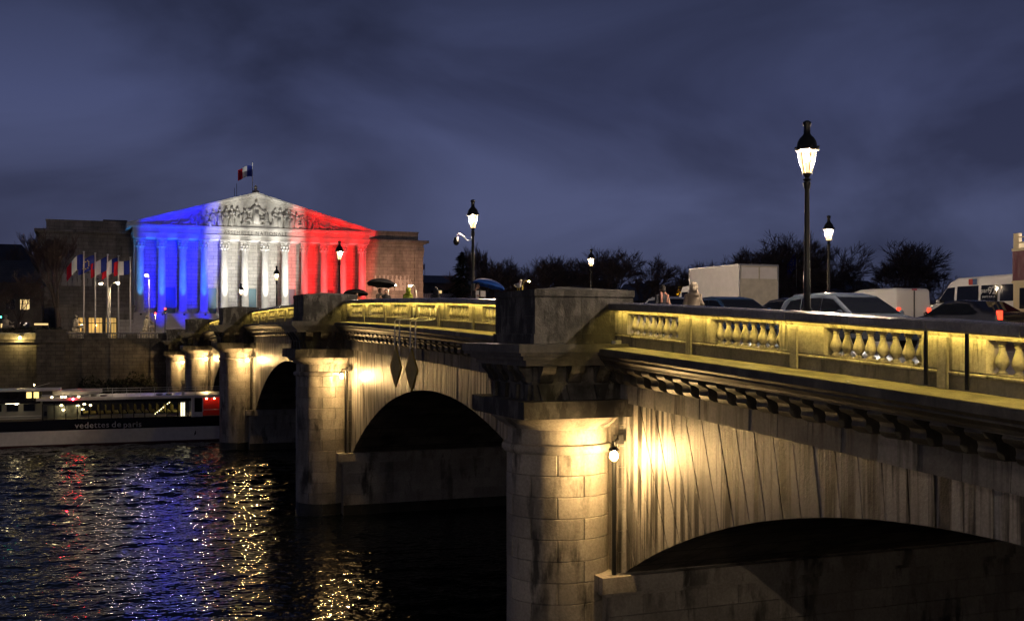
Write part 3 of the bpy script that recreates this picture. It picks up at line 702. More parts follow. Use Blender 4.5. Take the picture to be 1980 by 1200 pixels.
# ---- floodlights standing in front of the palace (three colours) and up-lighters at the column feet
def spot(parent, loc, target, col, power, size, blend, rad=.15, narrow=1):
    l = bpy.data.lights.new('flood', 'SPOT'); l.color = col; l.energy = power; l.spot_size = radians(size); l.spot_blend = blend; l.shadow_soft_size = rad
    o = link(bpy.data.objects.new('beam', l)); o.parent = parent; o.location = loc; o.scale = (narrow, 1, 1)
    d = Vector(target)-Vector(loc); o.rotation_euler = d.to_track_quat('-Z', 'Y').to_euler(); return o
BLUE, WHITE, RED = (.0006, .0006, 1.0), (1.0, .97, .88), (1.0, .0006, .003)
fl_proj = MB().box(-.35, .35, -.2, .2, .25, .75).box(-.3, -.26, -.03, .03, 0, .5).box(.26, .3, -.03, .03, 0, .5).box(-.3, .3, -.12, .12, 0, .04)
fl_m = fl_proj.mesh('housing', 'dark_metal')
FP = 1.0
for i, X in enumerate(np.linspace(XL+.4, XR-.4, 12)):
    c, nm, pw = (BLUE, 'blue', 95000) if i < 4 else (WHITE, 'white', 32000) if i < 8 else (RED, 'red', 60000)
    k = i % 4
    t = thing('floodlight', (X, PY-27, GZ), f'{["leftmost", "second", "third", "rightmost"][k]} of the {nm} floodlights facing the palace front', 'floodlight', 'floodlights before the palace')
    put('housing', fl_m, t)
    spot(t, (0, .25, .6), (0, 27, 15.0), c, pw*FP, 50, .55, .15, .25)
t = thing('floodlight', (54.5, PY-20, GZ), 'warm floodlight facing the right wing of the palace', 'floodlight', 'floodlights before the palace'); put('housing', fl_m, t)
spot(t, (0, .25, .6), (.5, 26, 9), (1, .50, .30), 30000, 44, .8)
t = thing('floodlight', (-1.5, PY-4, GZ), 'weak warm floodlight facing the left wing of the palace', 'floodlight', 'floodlights before the palace'); put('housing', fl_m, t)
spot(t, (0, .25, .6), (0, 10, 9), (1, .7, .5), 350, 80, .9)
up_m = MB().lathe([(.16, 0), (.18, .22), (.15, .25)], (0, 0, 0), 10).mesh('housing', 'dark_metal')
UB = (.05, .36, 1.0)
for i, X in enumerate(CX):
    c, pw = (UB, 2600) if i < 4 else ((1, .98, .95), 5200) if i < 8 else ((1, .30, .30), 2000)
    t = thing('uplighter', (X, PY-2.75, ZB-.32), ['first', 'second', 'third', 'fourth', 'fifth', 'sixth', 'seventh', 'eighth', 'ninth', 'tenth', 'eleventh', 'twelfth'][i]+' column-foot uplighter from the left of the palace portico', 'uplighter', 'uplighters at the column feet')
    put('housing', up_m, t)
    spot(t, (0, 0, .26), (0, 2.15, 5.6), c, pw*1.35, 30, .9, .05)
    spot(t, (.1, 0, .26), (0, 2.15, 11.5), c, pw*2.0, 26, .9, .05)

# ---- flag on the pediment and flags by the quay
def flag_mat(name, cols):
    m, n, l, p = newmat(name)
    a = n.new('ShaderNodeUVMap'); sp = n.new('ShaderNodeSeparateXYZ'); l.new(a.outputs[0], sp.inputs[0])
    r = n.new('ShaderNodeValToRGB'); r.color_ramp.interpolation = 'CONSTANT'
    e = r.color_ramp.elements; e[0].color = (*cols[0], 1); e[0].position = 0; e[1].color = (*cols[1], 1); e[1].position = 1/3
    z = e.new(2/3); z.color = (*cols[2], 1)
    l.new(sp.outputs[0], r.inputs[0]); l.new(r.outputs[0], p.inputs['Base Color']); p.inputs['Roughness'].default_value = .75
    tr = n.new('ShaderNodeBsdfTranslucent'); l.new(r.outputs[0], tr.inputs[0]); mx = n.new('ShaderNodeMixShader'); mx.inputs[0].default_value = .3
    l.new(p.outputs[0], mx.inputs[1]); l.new(tr.outputs[0], mx.inputs[2]); l.new(mx.outputs[0], n['Material Output'].inputs[0])
flag_mat('french_flag', ((.01, .03, .28), (.8, .8, .8), (.65, .01, .03)))
flat('eu_blue', (.008, .02, .26), .7); flat('star_yellow', (.8, .6, .05), .6)
def flag_mesh(w, h, droop, ph, mat, nx=16, ny=8, dirx=-1):
    vs = []; uv = []
    for j in range(ny+1):
        for i in range(nx+1):
            u = i/nx; v = j/ny
            vs.append((dirx*w*u*(1-.12*u), .16*w*u*sin(7*u+ph+v*1.3), h*(v-1)-droop*w*u**1.5+.05*w*sin(5*u+ph)))
            uv.append((u, v))
    fs = [(j*(nx+1)+i, j*(nx+1)+i+1, (j+1)*(nx+1)+i+1, (j+1)*(nx+1)+i) for j in range(ny) for i in range(nx)]
    m = bpy.data.meshes.new('flag'); m.from_pydata(vs, [], fs); ul = m.uv_layers.new()
    for lp in m.loops: ul.data[lp.index].uv = uv[lp.vertex_index]
    m.polygons.foreach_set('use_smooth', [True]*len(m.polygons)); m.materials.append(MATS[mat]); return m, vs
def flagpole(x, y, z0, z1, r, kind, w, h, droop, ph, label, off=.3, dirx=-1):
    t = thing('flagpole', (x, y, z0), label, 'flagpole', 'flagpoles')
    MB().lathe([(r, 0), (r*.6, z1-z0), (r*1.3, z1-z0+.05), (r*.8, z1-z0+.15)], (0, 0, 0), 8).build('pole', 'white_metal', t, smooth=True)
    m, vs = flag_mesh(w, h, droop, ph, 'french_flag' if kind == 'f' else 'eu_blue', dirx=dirx)
    f = put('flag', m, t, (dirx*r, 0, z1-z0-off))
    if kind == 'e':
        for k in range(12):
            a = 2*pi*k/12; u = .5+.2*cos(a); v = .5+.3*sin(a)
            p = vs[int(round(v*8))*17+int(round(u*16))]
            put('star', MB().lathe([(.09, -.03), (.09, .03)], (0, 0, 0), 5).mesh('star', 'star_yellow'), f, (p[0], p[1]-.06, p[2]), (pi/2, 0, 0))
    return t
flagpole(XM, PY+3, ZA-.3, ZA+5.6, .07, 'f', 2.7, 1.9, .25, .4, 'french tricolour flag flying from the apex of the palace pediment', off=.5)
fy = 165
for k, (px, kind, dr, ph, lab) in enumerate([(162, 'f', .75, .2, 'leftmost quay flagpole, its tricolour flag blown out over the bare tree'), (184, 'e', .35, 1.6, 'second quay flagpole from the left with starred blue flag'), (208, 'f', .5, 2.4, 'third quay flagpole from the left with tricolour flag'), (229, 'f', .45, .9, 'fourth quay flagpole from the left with drooping tricolour flag'), (252, 'f', .25, 3.6, 'rightmost quay flagpole with tricolour, beside the blue end of the portico')]):
    flagpole(bx(px, fy), fy, GZ, 20.9-.15*k, .13, kind, 2.4, 2.0, dr, ph, lab)
# ================================================================== BRIDGE LANTERNS
def pane_glow():
    m, n, l, p = newmat('lantern_pane')          # frosted glass lit from within
    em = n.new('ShaderNodeEmission'); em.inputs[0].default_value = (1.0, .62, .24, 1); em.inputs[1].default_value = 5
    tr = n.new('ShaderNodeBsdfTransparent'); mx = n.new('ShaderNodeMixShader'); mx.inputs[0].default_value = .35
    l.new(tr.outputs[0], mx.inputs[1]); l.new(em.outputs[0], mx.inputs[2]); l.new(mx.outputs[0], n['Material Output'].inputs[0])
pane_glow()
def lantern_proto():
    r = thing('street_lantern', (0, 0, 0), 'x', 'street lamp', 'lanterns along the bridge footways')
    m = MB().lathe([(.24, 0), (.24, .12), (.20, .16), (.17, .5), (.20, .55), (.15, .62), (.12, .95), (.14, 1.0), (.095, 1.08), (.085, 2.2), (.062, 4.15), (.085, 4.2), (.10, 4.34), (.06, 4.38)], (0, 0, 0), 14)
    m.build('post', 'black_iron', r, auto=40)
    head = MB().lathe([(.07, 4.38), (.12, 4.42), (.05, 4.46), (.10, 4.55), (.11, 4.58)], (0, 0, 0), 10).build('lantern_base', 'black_iron', r, auto=40)
    MB().lathe([(.115, 4.60), (.18, 4.9), (.235, 5.16)], (0, 0, 0), 6, caps=False, a0=.3).build('lantern_glass', 'lantern_pane', r)
    MB().ball((0, 0, 4.98), .055, 10, 8, sz=1.5).build('bulb', 'lantern_light', r, smooth=True)
    MB().lathe([(.02, 4.58), (.02, 4.9)], (0, 0, 0), 6).build('bulb_holder', 'black_iron', r)
    fr = MB()
    for k in range(6):
        a = 2*pi*k/6+.3
        fr.tube([(.12*cos(a), .12*sin(a), 4.56), (.20*cos(a), .20*sin(a), 4.9), (.26*cos(a), .26*sin(a), 5.2)], .012, 5)
    fr.lathe([(.255, 5.17), (.285, 5.18), (.285, 5.22), (.25, 5.23)], (0, 0, 0), 12, caps=False)
    fr.build('lantern_frame', 'black_iron', r)
    hd = MB().lathe([(.30, 5.17), (.31, 5.22), (.27, 5.27), (.245, 5.40), (.19, 5.50), (.12, 5.57), (.09, 5.62), (.085, 5.80), (.11, 5.86), (.11, 5.92), (.05, 5.96)], (0, 0, 0), 14).build('lantern_hood', 'black_iron', r, auto=40)
    for k in range(6):
        a = 2*pi*k/6+.3; put('finial', MB().ball((.29*cos(a), .29*sin(a), 5.26), .035, 6, 5).mesh('finial', 'black_iron', smooth=True), hd)
    return r
proto = lantern_proto()
LS = [(17.75, 23.6, 'tallest nearest lantern standing above the grey people carrier'), (17.75, 49.6, 'lantern carrying a round camera on a curled arm'), (17.75, 78.6, 'lantern in front of the red columns of the palace'), (17.75, 105.8, 'lantern in front of the white columns, above a bridge pedestal'), (17.75, 130.5, 'smallest lantern at the far end of the bridge, before the palace door'),
      (38.3, 49.0, 'far side lantern just right of the tallest lantern, beside a flag'), (38.3, 78.8, 'small far side lantern above the nearest pedestal and the dark trees'),
      (17.75, -3.0, 'lantern at the near end of the bridge'), (38.3, 23.6, 'far side lantern beside the tour bus'), (6.0, -4.2, 'lantern on the near quay beside the bridge end'), (-16, -4.2, 'lantern farther along the near quay')]
for i, (x, y, lab) in enumerate(LS):
    o = proto if i == 0 else copy_tree(proto)
    o.location = (x, y, deck(max(y, -1.5))); o['label'] = lab
    if i == 1:
        m = MB().tube([(-.08, 0, 4.0), (-.3, 0, 3.98), (-.45, 0, 4.12), (-.6, 0, 4.25), (-.8, 0, 4.3), (-.85, 0, 4.1)], .022, 6); a = m.build('camera_arm', 'white_metal', o, smooth=True)
        MB().lathe([(.05, 4.12), (.12, 4.08), (.13, 3.95), (.16, 3.92), (.13, 3.8), (.06, 3.72)], (-.85, 0, 0), 12).build('camera_dome', 'dark_metal', o, smooth=True)
# ================================================================== TREES AND SHRUBS
def bare_tree(seed, H, spread=.55, upright=.3, levels=6, r0=None, trunk=.2):
    rnd = random.Random(seed); tr = MB(); cr = MB(); r0 = r0 or H*.017
    def grow(p, d, ln, r, lv):
        n = 3 if lv > 3 else 2; pts = [p]; q = p.copy(); dd = d.copy()
        for k in range(n):
            dd = (dd+Vector((rnd.gauss(0, .11), rnd.gauss(0, .11), upright*.18))).normalized(); q = q+dd*(ln/n); pts.append(q.copy())
        r1 = r*.62
        if lv >= levels-1: tr.tube(pts, r, 7, r1)
        elif lv > 2: cr.tube(pts, r, 4, r1)
        else: cr.tube(pts, max(r, H*.0011), 3, max(r1, H*.0007))
        if lv == 0: return
        kids = 4 if lv in (2, 3) else 3 if lv > 1 else 7
        for c in range(kids):
            t = rnd.uniform(.45, 1) if c else 1
            i = min(n-1, int(t*n)); base = pts[i].lerp(pts[i+1], t*n-i) if i < n else pts[-1]
            a = rnd.uniform(0, 2*pi); s = spread*rnd.uniform(.55, 1.25)*(.45 if c == 0 else 1)
            side = Vector((cos(a), sin(a), 0)); side = (side-dd*side.dot(dd)).normalized()
            nd = (dd*cos(s)+side*sin(s)).normalized()
            grow(base, nd, ln*rnd.uniform(.62, .86), r1*(.9 if c == 0 else .72), lv-1)
    grow(Vector((0, 0, 0)), Vector((0, 0, 1)), H*trunk, r0, levels)
    zt = max(v[2] for v in cr.v); k = H/zt
    f = lambda v: (v[0]*k, v[1]*k, v[2]*k)
    return tr.mesh('trunk', 'bark', True, fn=f), cr.mesh('crown', 'twig', fn=f)
TV = [bare_tree(s, 10, sp, up) for s, sp, up in ((1, .62, .25), (2, .7, .15), (5, .58, .3), (9, .66, .3))]
POP = bare_tree(21, 10, .30, .9, trunk=.2)
def tree(pair, x, y, h, label, group=None, w=1.0, rz=None, z=GZ):
    t = thing('bare_tree', (x, y, z), label, 'tree', group, rz if rz is not None else random.uniform(0, 6))
    s = h*1.12/10
    put('trunk', pair[0], t, sc=(s*w, s*w, s)); put('crown', pair[1], t, sc=(s*w, s*w, s)); return t
tree(POP, bx(115, 168), 168, 14.6, 'slender bare tree with upright branches left of the flagpoles', w=1.25, rz=1.0)
tree(TV[0], bx(18, 215), 215, 14.5, 'bare tree behind the dark house at the left edge')
tree(TV[2], bx(66, 186), 186, 14.0, 'thin bare tree against the left corner of the palace', w=.8)
tree(TV[3], bx(33, 172), 172, 9.5, 'small bare tree beside the lit house window')
tree(POP, bx(930, 235), 235, 19.5, 'tall narrow bare tree right of the conifer', w=.8, rz=2)
G = 'bare trees massed behind the bridge'
LM = 'leafless tree in the dark row behind the bridge between conifer and chimneyed house'
ORD = ['first', 'second', 'third', 'fourth', 'fifth', 'sixth', 'seventh', 'eighth', 'ninth', 'tenth', 'eleventh', 'twelfth']
k = 0
for j, (px, y, h) in enumerate(((955, 212, 14.5), (985, 225, 16), (1010, 205, 15), (1040, 222, 16.5), (1068, 208, 15.5), (1095, 226, 17), (1120, 210, 16), (1150, 224, 17.5), (1178, 208, 17), (1200, 222, 18.8), (1222, 206, 16))):
    tree(TV[k % 4], bx(px, y), y, h, ORD[j]+' leafless tree from the left in the dark row between conifer and chimneyed house', G, w=1.25); k += 1
for j, (px, y, h) in enumerate(((1300, 222, 12.0), (1322, 206, 13.5), (1345, 215, 12.5))): tree(TV[k % 4], bx(px, y), y, h, ORD[j]+' leafless tree from the left in the gap between chimneyed house and box truck', G, w=1.15); k += 1
for j, (px, y, h) in enumerate(((1395, 215, 15.5), (1425, 206, 18), (1455, 222, 20), (1482, 208, 22), (1510, 216, 22), (1535, 205, 19.5), (1558, 220, 18), (1580, 208, 16))): tree(TV[k % 4], bx(px, y), y, h, ORD[j]+' leafless tree from the left in the tall clump behind the box truck', G, w=1.25); k += 1
for j, (px, y, h) in enumerate(((1700, 214, 18), (1728, 206, 21), (1758, 216, 21.5), (1785, 205, 19), (1812, 214, 15.5), (1830, 207, 12))): tree(TV[k % 4], bx(px, y), y, h, ORD[j]+' leafless tree from the left in the clump above the white minibus', G, w=1.25); k += 1
# conifer
def conifer(x, y, h):
    t = thing('conifer', (x, y, GZ), 'dark conifer with stepped pointed top beside the second lantern', 'tree')
    MB().tube([(0, 0, 0), (0, 0, h)], .28, 7, .03).build('trunk', 'bark', t)
    m = MB(); rnd = random.Random(4)
    for i in range(900):
        u = rnd.random()**.75; z = h*(.12+.88*u); R = (h*.30*(1-u)**.85+.12)*(.75+.35*sin(z*3.3))
        a = rnd.uniform(0, 2*pi); r = R*rnd.random()**.4; c = Vector((r*cos(a), r*sin(a), z-.35*r))
        d = Vector((cos(a), sin(a), -.25)); s = Vector((-sin(a), cos(a), 0)); L_ = .55+.5*rnd.random()
        m.add([c-s*.28, c+s*.28, c+d*L_+Vector((0, 0, rnd.uniform(-.1, .2))), c-d*.2+Vector((0, 0, .18))], [(0, 1, 2), (0, 3, 1), (0, 2, 3)])
    m.build('crown', 'conifer', t)
conifer(bx(893, 196), 196, 16.4)
def shrub(x, y, z, r, h, label, group, n=260, seed=0, mat='shrub_leaf', name='shrub'):
    t = thing(name, (x, y, z), label, 'shrub', group); rnd = random.Random(seed)
    st = MB()
    for k in range(5):
        a = rnd.uniform(0, 6.28); st.tube([(0, 0, 0), (r*.4*cos(a), r*.4*sin(a), h*.6)], .03, 4, .01)
    st.build('stem', 'bark', t)
    m = MB()
    for k in range(n):
        a = rnd.uniform(0, 2*pi); u = rnd.random()**.4; ph = rnd.uniform(.05, 1.0)
        bump = .8+.3*sin(3*a+seed)*sin(5*ph+seed)
        c = Vector((r*u*cos(a)*sqrt(max(0, 1-(ph-.4)**2))*bump, r*u*sin(a)*bump, h*ph*bump)); s = .10+.1*rnd.random()
        v = [c+Vector((rnd.gauss(0, s), rnd.gauss(0, s), rnd.gauss(0, s))) for _ in range(3)]; m.add(v, [(0, 1, 2)])
    m.build('foliage', mat, t)
for k, px in enumerate((172, 208, 232, 262, 283)):
    shrub(bx(px, 150.4), 150.4, 1.3, 1.5, [2.6, 2.1, 2.8, 3.0, 2.6][k], ['first', 'second', 'third', 'fourth', 'fifth'][k]+' dark shrub from the left along the foot of the quay wall', 'shrubs at the quay wall', 380, k)
# yellow foliage by the street lamps beyond the truck
yl = thing('autumn_tree', (bx(1330, 120), 120, deck(120)-1.0), 'yellow leaved young tree lit by a street lamp left of the box truck', 'tree')
# ================================================================== FAR BANK: quay wall, pavilion, houses
qw = thing('quay_wall', (-20, 152.6, 0), 'tall dark stone quay wall with balustrade behind the boat', 'wall')
QL = Vector((20, -152.6, 0))
def qput(n, mesh, p, loc=(0, 0, 0)): return put(n, mesh, p, Vector(loc)+(QL if p is qw else Vector((0, 0, 0))))
qput('wall_face', MB().box(-70, 12.9, 152.2, 153.4, -.8, 8.35).mesh('wall_face', 'quay_stone'), qw)
qput('cornice', MB().box(-70, 12.9, 151.9, 153.4, 8.35, 8.62).box(-70, 12.9, 151.8, 153.4, 8.62, 8.74).mesh('cornice', 'quay_stone'), qw)
par = qput('parapet', MB().box(-70, 12.9, 152.4, 152.85, 8.74, 8.86).mesh('parapet', 'quay_stone'), qw)
ops = [(bx(133, 152), bx(162, 152)), (bx(206, 152), bx(244, 152)), (bx(266, 152), bx(306, 152))]
xs = -70
for a, b in ops+[(12.9, 12.9)]:
    if a > xs: qput('dado', MB().box(xs, a, 152.4, 152.85, 8.86, 9.42).mesh('dado', 'quay_stone'), par)
    for q in range(8 if b > a else 0):
        put('baluster', balm, par, (a+(b-a)*(q+.5)/8, 152.62, 8.86), (0, 0, 0), (1.1, 1.1, 1.06))
    xs = b
k = 0; xs = -70
while xs < 12.8:
    e = min(xs+2.4, 12.9); qput('coping_stone', MB().box(xs+.01, e-.01, 152.3, 152.95, 9.42, 9.57).mesh('coping_stone', 'coping_stone_wet'), par); xs = e
b0, b1 = bx(70, 151), bx(126, 151)
but = qput('buttress', MB().box(b0+.1, b1-.1, 151.1, 152.2, -.8, 8.3).mesh('buttress', 'quay_stone'), qw)
for k in range(10): qput('rusticated_course', MB().box(b0, b1, 150.95, 152.2, .6+k*.74, .6+k*.74+.6).mesh('rusticated_course', 'quay_stone'), but)
qput('pedestal', MB().box(b0-.1, b1+.1, 151.3, 153.1, 8.74, 9.8).box(b0-.25, b1+.25, 151.1, 153.2, 9.8, 9.98).box(b0-.25, b1+.25, 150.75, 152.2, 8.3, 8.73).mesh('pedestal', 'quay_stone'), but)
for k, px in enumerate((167, 222, 300)):
    c = bx(px, 152); qput('pilaster', MB().box(c-.6, c+.6, 152.02, 152.2, -.8, 8.33).mesh('pilaster', 'quay_stone'), qw)
t = thing('quay_lamp', (bx(38, 151.2), 151.6, 8.95), 'bright wall lamp over the yellow lit quay wall at the far left', 'lamp')
MB().box(-.2, .2, -.35, .2, .12, .18).box(-.05, .05, -.05, .25, 0, .3).build('bracket', 'dark_metal', t); MB().ball((0, -.2, 0), .12, 10, 8).build('bulb', 'quay_light', t, smooth=True)
qr = tag(MB().box(42.9, 300, 152.2, 153.4, -.8, 9.5).box(42.9, 300, 151.9, 153.4, 8.35, 8.7).build('quay_wall', 'quay_stone'), 'plain dark quay wall running on beyond the bridge', 'wall')
# lit pavilion behind the flagpoles
pv = thing('pavilion', (bx(190, 184), 184, GZ), 'low stone entrance pavilion with warmly lit glazed openings behind the flagpoles', 'building')
px0, px1 = bx(108, 184)-bx(190, 184), bx(258, 184)-bx(190, 184)
hp = 5.2
op = [(bx(a, 184)-bx(190, 184), bx(b, 184)-bx(190, 184)) for a, b in ((150, 166), (170, 199), (203, 226))]
m = MB(); xs = px0
for a, b in op+[(px1, px1)]: m.box(xs, a, 0, .5, 0, 3.6); xs = b
m.box(px0, px1, 0, .5, 3.6, hp); m.box(px0, px1, 5, 5.4, 0, hp); m.box(px0, px0+.4, .5, 5, 0, hp); m.box(px1-.4, px1, .5, 5, 0, hp)
m.build('wall', 'wing_stone', pv)
MB().box(px0-.3, px1+.3, -.4, 5.6, hp, hp+.35).build('roof', 'wing_stone', pv)
for a, b in op:
    f = MB().box(a, a+.12, .15, .35, 0, 3.6).box(b-.12, b, .15, .35, 0, 3.6).box(a, b, .15, .35, 2.6, 2.72).box((a+b)/2-.05, (a+b)/2+.05, .15, .35, 0, 2.6).build('window_frame', 'dark_metal', pv)
    MB().box(a, b, 1.2, 1.25, .1, 3.5).build('lit_interior', 'pavilion_glow', pv)
    for fx in (.25, .75): MB().box(a+(b-a)*fx-.03, a+(b-a)*fx+.03, .2, .3, 0, 3.5).build('mullion', 'dark_metal', pv)
    MB().box(a+.2, a+.2+(b-a)*.35, .7, 1.0, 0, 1.1).build('counter', 'dark_metal', pv)
for x in op[:2]:
    MB().ball(((x[0]+x[1])/2, .8, 2.3), .16, 8, 6).build('ceiling_lamp', 'warm_lamp', pv, smooth=True)
hg = MB()
tag(MB().box(bx(150, 168), bx(262, 168), 166.6, 176, GZ+.005, GZ+.16).build('lawn', 'grass'), kind='structure')
MB_h = MB(); rnd = random.Random(8)
def hedge(x0, x1, y, h, label, n=2600):
    t = thing('hedge', ((x0+x1)/2, y, GZ), label, 'hedge'); m = MB(); w = (x1-x0)/2
    for k in range(n):
        c = Vector((rnd.uniform(-w, w), rnd.uniform(-.6, .6), rnd.random()**.6*h*(.9+.1*sin(k)))); s = .14
        m.add([c+Vector((rnd.gauss(0, s), rnd.gauss(0, s), rnd.gauss(0, s))) for _ in range(3)], [(0, 1, 2)])
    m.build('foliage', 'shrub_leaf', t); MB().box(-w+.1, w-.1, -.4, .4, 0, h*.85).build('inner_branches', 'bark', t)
hedge(bx(-60, 160), bx(120, 160), 160, 1.9, 'dark clipped hedge above the quay wall at the left')
# statues on pedestals
sm = figure_mesh('statue_body', 'sit'); sm.materials.clear(); sm.materials.append(MATS['statue_stone'])
for k, (px, y, lab) in enumerate(((147, 163, 'seated stone statue on a plinth left of the flagpoles'), (285, 163, 'seated robed stone statue on a plinth below the blue columns'), (12, 165, 'small seated stone statue at the far left behind the hedge'))):
    t = thing('statue', (bx(px, y), y, GZ), lab, 'statue', 'seated statues before the palace')
    MB().box(-1.1, 1.1, -.9, .9, 0, .25).box(-.95, .95, -.75, .75, .25, 1.15).box(-1.05, 1.05, -.85, .85, 1.15, 1.3).build('plinth', 'statue_stone', t)
    put('figure', sm, t, (0, 0, 1.3), (0, 0, .3), (1.5, 1.5, 1.35))
# dark houses at the left edge
def house(name, x0, x1, y, z1, zr, label, wins, mat='house_wall', litmat='warm_window', d=14, ww=1.1, wh=1.7, cat='house', ch=(), roofmat='slate', seams=0):
    t = thing(name, ((x0+x1)/2, y, GZ), label, cat); c = (x0+x1)/2; w = (x1-x0)/2; h = z1-GZ
    MB().box(-w, w, 0, d, 0, h).build('wall', mat, t)
    m = MB(); e = .4
    m.add([(-w-e, -e, h), (w+e, -e, h), (w+e, d+e, h), (-w-e, d+e, h), (-w*.75, d*.3, zr-GZ), (w*.75, d*.3, zr-GZ), (w*.75, d*.7, zr-GZ), (-w*.75, d*.7, zr-GZ)], [(0, 1, 5, 4), (1, 2, 6, 5), (2, 3, 7, 6), (3, 0, 4, 7), (4, 5, 6, 7), (0, 3, 2, 1)])
    rf = m.build('roof', roofmat, t)
    for q in range(seams):
        f = (q+.5)/seams*2-1; MB().tube([(f*(w+e), -e, h+.03), (f*w*.75, d*.3, zr-GZ+.03)], .07, 4).build('seam', 'slate', rf)
    for cx, cw, cz in ch: MB().box(cx-cw, cx+cw, d*.4, d*.55, zr-GZ-2, cz-GZ).build('chimney', 'house_wall', rf)
    MB().box(-w-.15, w+.15, -.16, 0, h-.35, h-.02).build('cornice', mat, t)
    for wx, wz, lit in wins:
        wx -= c
        f = MB().box(wx-ww/2-.12, wx+ww/2+.12, -.1, 0, wz-.14, wz).box(wx-ww/2-.12, wx+ww/2+.12, -.08, 0, wz+wh, wz+wh+.12).box(wx-ww/2-.12, wx-ww/2, -.08, 0, wz, wz+wh).box(wx+ww/2, wx+ww/2+.12, -.08, 0, wz, wz+wh).box(wx-.04, wx+.04, -.05, -.025, wz, wz+wh).box(wx-ww/2, wx+ww/2, -.05, -.025, wz+wh*.55, wz+wh*.55+.06).build('window', mat, t)
        MB().box(wx-ww/2, wx+ww/2, -.022, -.004, wz, wz+wh).build('pane', litmat if lit else 'glass_dark', f)
    return t
Y1 = 178
house('dark_house', bx(-120, Y1), bx(80, Y1), Y1, 17.0, 20.6, 'dark two storey house with one lit window at the left edge', [(bx(48, Y1), 4.6, 1), (bx(20, Y1), 4.6, 0), (bx(-10, Y1), 4.6, 0), (bx(48, Y1), 1.2, 0), (bx(8, Y1), 1.0, 1), (bx(-20, Y1), 1.2, 0)], ww=1.25, wh=1.5)
house('tall_house', bx(-200, 205), bx(72, 205), 205, 21.5, 25.0, 'taller dark roofed house behind, with a small lit window by the palace corner', [(bx(74, 205)-1.2, 8.8, 1), (bx(30, 205), 8.8, 0), (bx(0, 205), 8.8, 0)], ww=1.6, wh=1.6)
tag(MB().box(bx(66, 163), bx(93, 163), 162.9, 163.0, 10.6, 10.85).build('lit_sign', 'warm_window'), 'thin glowing yellow strip sign above the hedge at the left', 'sign')
# buildings on the right
house('roofed_hall', bx(822, 206), bx(905, 206), 206, 12.4, 17.5, 'low hall with pale blue grey seamed roof right of the palace', [], 'house_wall', d=20, cat='building', roofmat='zinc', seams=18)
house('office_block', bx(800, 262), bx(905, 262), 262, 22.0, 24.2, 'flat topped dark building behind the seamed roof', [(bx(850, 262), 10, 1), (bx(838, 262), 10, 0), (bx(862, 262), 10, 0), (bx(874, 262), 10, 0)], d=20, cat='building')
house('chimneyed_house', bx(1235, 240), bx(1292, 240), 240, 17.5, 22.0, 'slate roofed house with chimneys and two lit windows between the trees', [(bx(1262, 240), 8.2, 1), (bx(1278, 240), 8.2, 1), (bx(1248, 240), 8.2, 0), (bx(1262, 240), 4.2, 0), (bx(1278, 240), 4.2, 0)], ch=((3.4, 1.5, 22.8), (-.5, .6, 22.4)), ww=.9, wh=1.5)
mx0, mx1 = bx(1570, 262), bx(1720, 262)
house('ministry', mx0, mx1, 262, 21.0, 25.2, 'long stone building with mansard roof and flag behind the second far lantern', [(mx0+2+i*3.2, zz, 0) for i in range(9) for zz in (3, 7.6)], 'wing_stone', d=18, ww=1.2, wh=2.4, cat='building', ch=((-4, 1.6, 26.5), (5, 1.6, 26.5)))
house('riverside_block', bx(905, 275), bx(1230, 275), 275, 18.0, 21.5, 'long low dark building hidden behind the row of bare trees', [(bx(p, 275), z, l) for p, z, l in ((930, 6, 1), (962, 3, 0), (1003, 6, 1), (1060, 3, 1), (1092, 6, 0), (1131, 6, 1), (1190, 3, 0), (1207, 6, 1))], d=16, cat='building')
house('corner_block', bx(1295, 275), bx(1568, 275), 275, 17.5, 21.5, 'dark building hidden behind the trees and the box truck', [(bx(p, 275), z, l) for p, z, l in ((1310, 6, 1), (1334, 3, 1), (1520, 6, 1), (1548, 3, 1))], d=16, cat='building')
house('end_block', bx(1722, 275), bx(2100, 275), 275, 14.5, 17.0, 'dark low building at the right behind the minibus', [], d=16, cat='building')
flagpole(bx(1537, 205)+.4, 205, GZ, 27.6, .12, 'e', 2.5, 3.6, 1.0, .4, 'pale flagpole with limp blue flag above the trees left of the tallest lantern', off=.2)
flagpole(bx(1619, 262), 270, 24.0, 32.0, .12, 'f', 4.0, 3.2, .9, 1.1, 'tricolour flag on the mansard roofed building beside the far lantern', off=.2)
flagpole(bx(835, 262), 268, 23.0, 27.2, .09, 'f', 1.9, 1.4, .5, 2.0, 'tiny dark flag on the flat roofed building right of the palace', off=.2)
# ================================================================== STREET LAMPS of the far bank
def street_lamp(px, y, z, arm, mat, label, name='street_lamp', r=.2, x=None):
    X = x if x is not None else bx(px, y); t = thing(name, (X+arm, y, GZ), label, 'street lamp', 'lamps on the far bank'); h = z-GZ
    m = MB().lathe([(.14, 0), (.12, .8), (.07, 1.0), (.05, h-.6)], (0, 0, 0), 8); 
    m.tube([(0, 0, h-.7), (-arm*.2, 0, h-.1), (-arm*.55, 0, h+.18), (-arm, 0, h+.18)], .04, 6)
    m.build('post', 'pipe_grey', t, smooth=True)
    MB().lathe([(r*1.3, .10), (r*1.2, .2), (r*.4, .27)], (-arm, 0, h), 10).build('lamp_hood', 'dark_metal', t)
    MB().ball((-arm, 0, h+.03), r, 10, 6, sz=.55).build('lamp_globe', mat, t, smooth=True)
street_lamp(195, 158, 16.2, 1.0, 'flag_street_light', 'left one of two white globes between the quay flagpoles')
street_lamp(228, 158.6, 16.3, -1.0, 'flag_street_light', 'right one of two white globes between the quay flagpoles')
street_lamp(283, 155, 17.3, .35, 'street_light_white', 'single warm globe lamp in front of the blue columns')
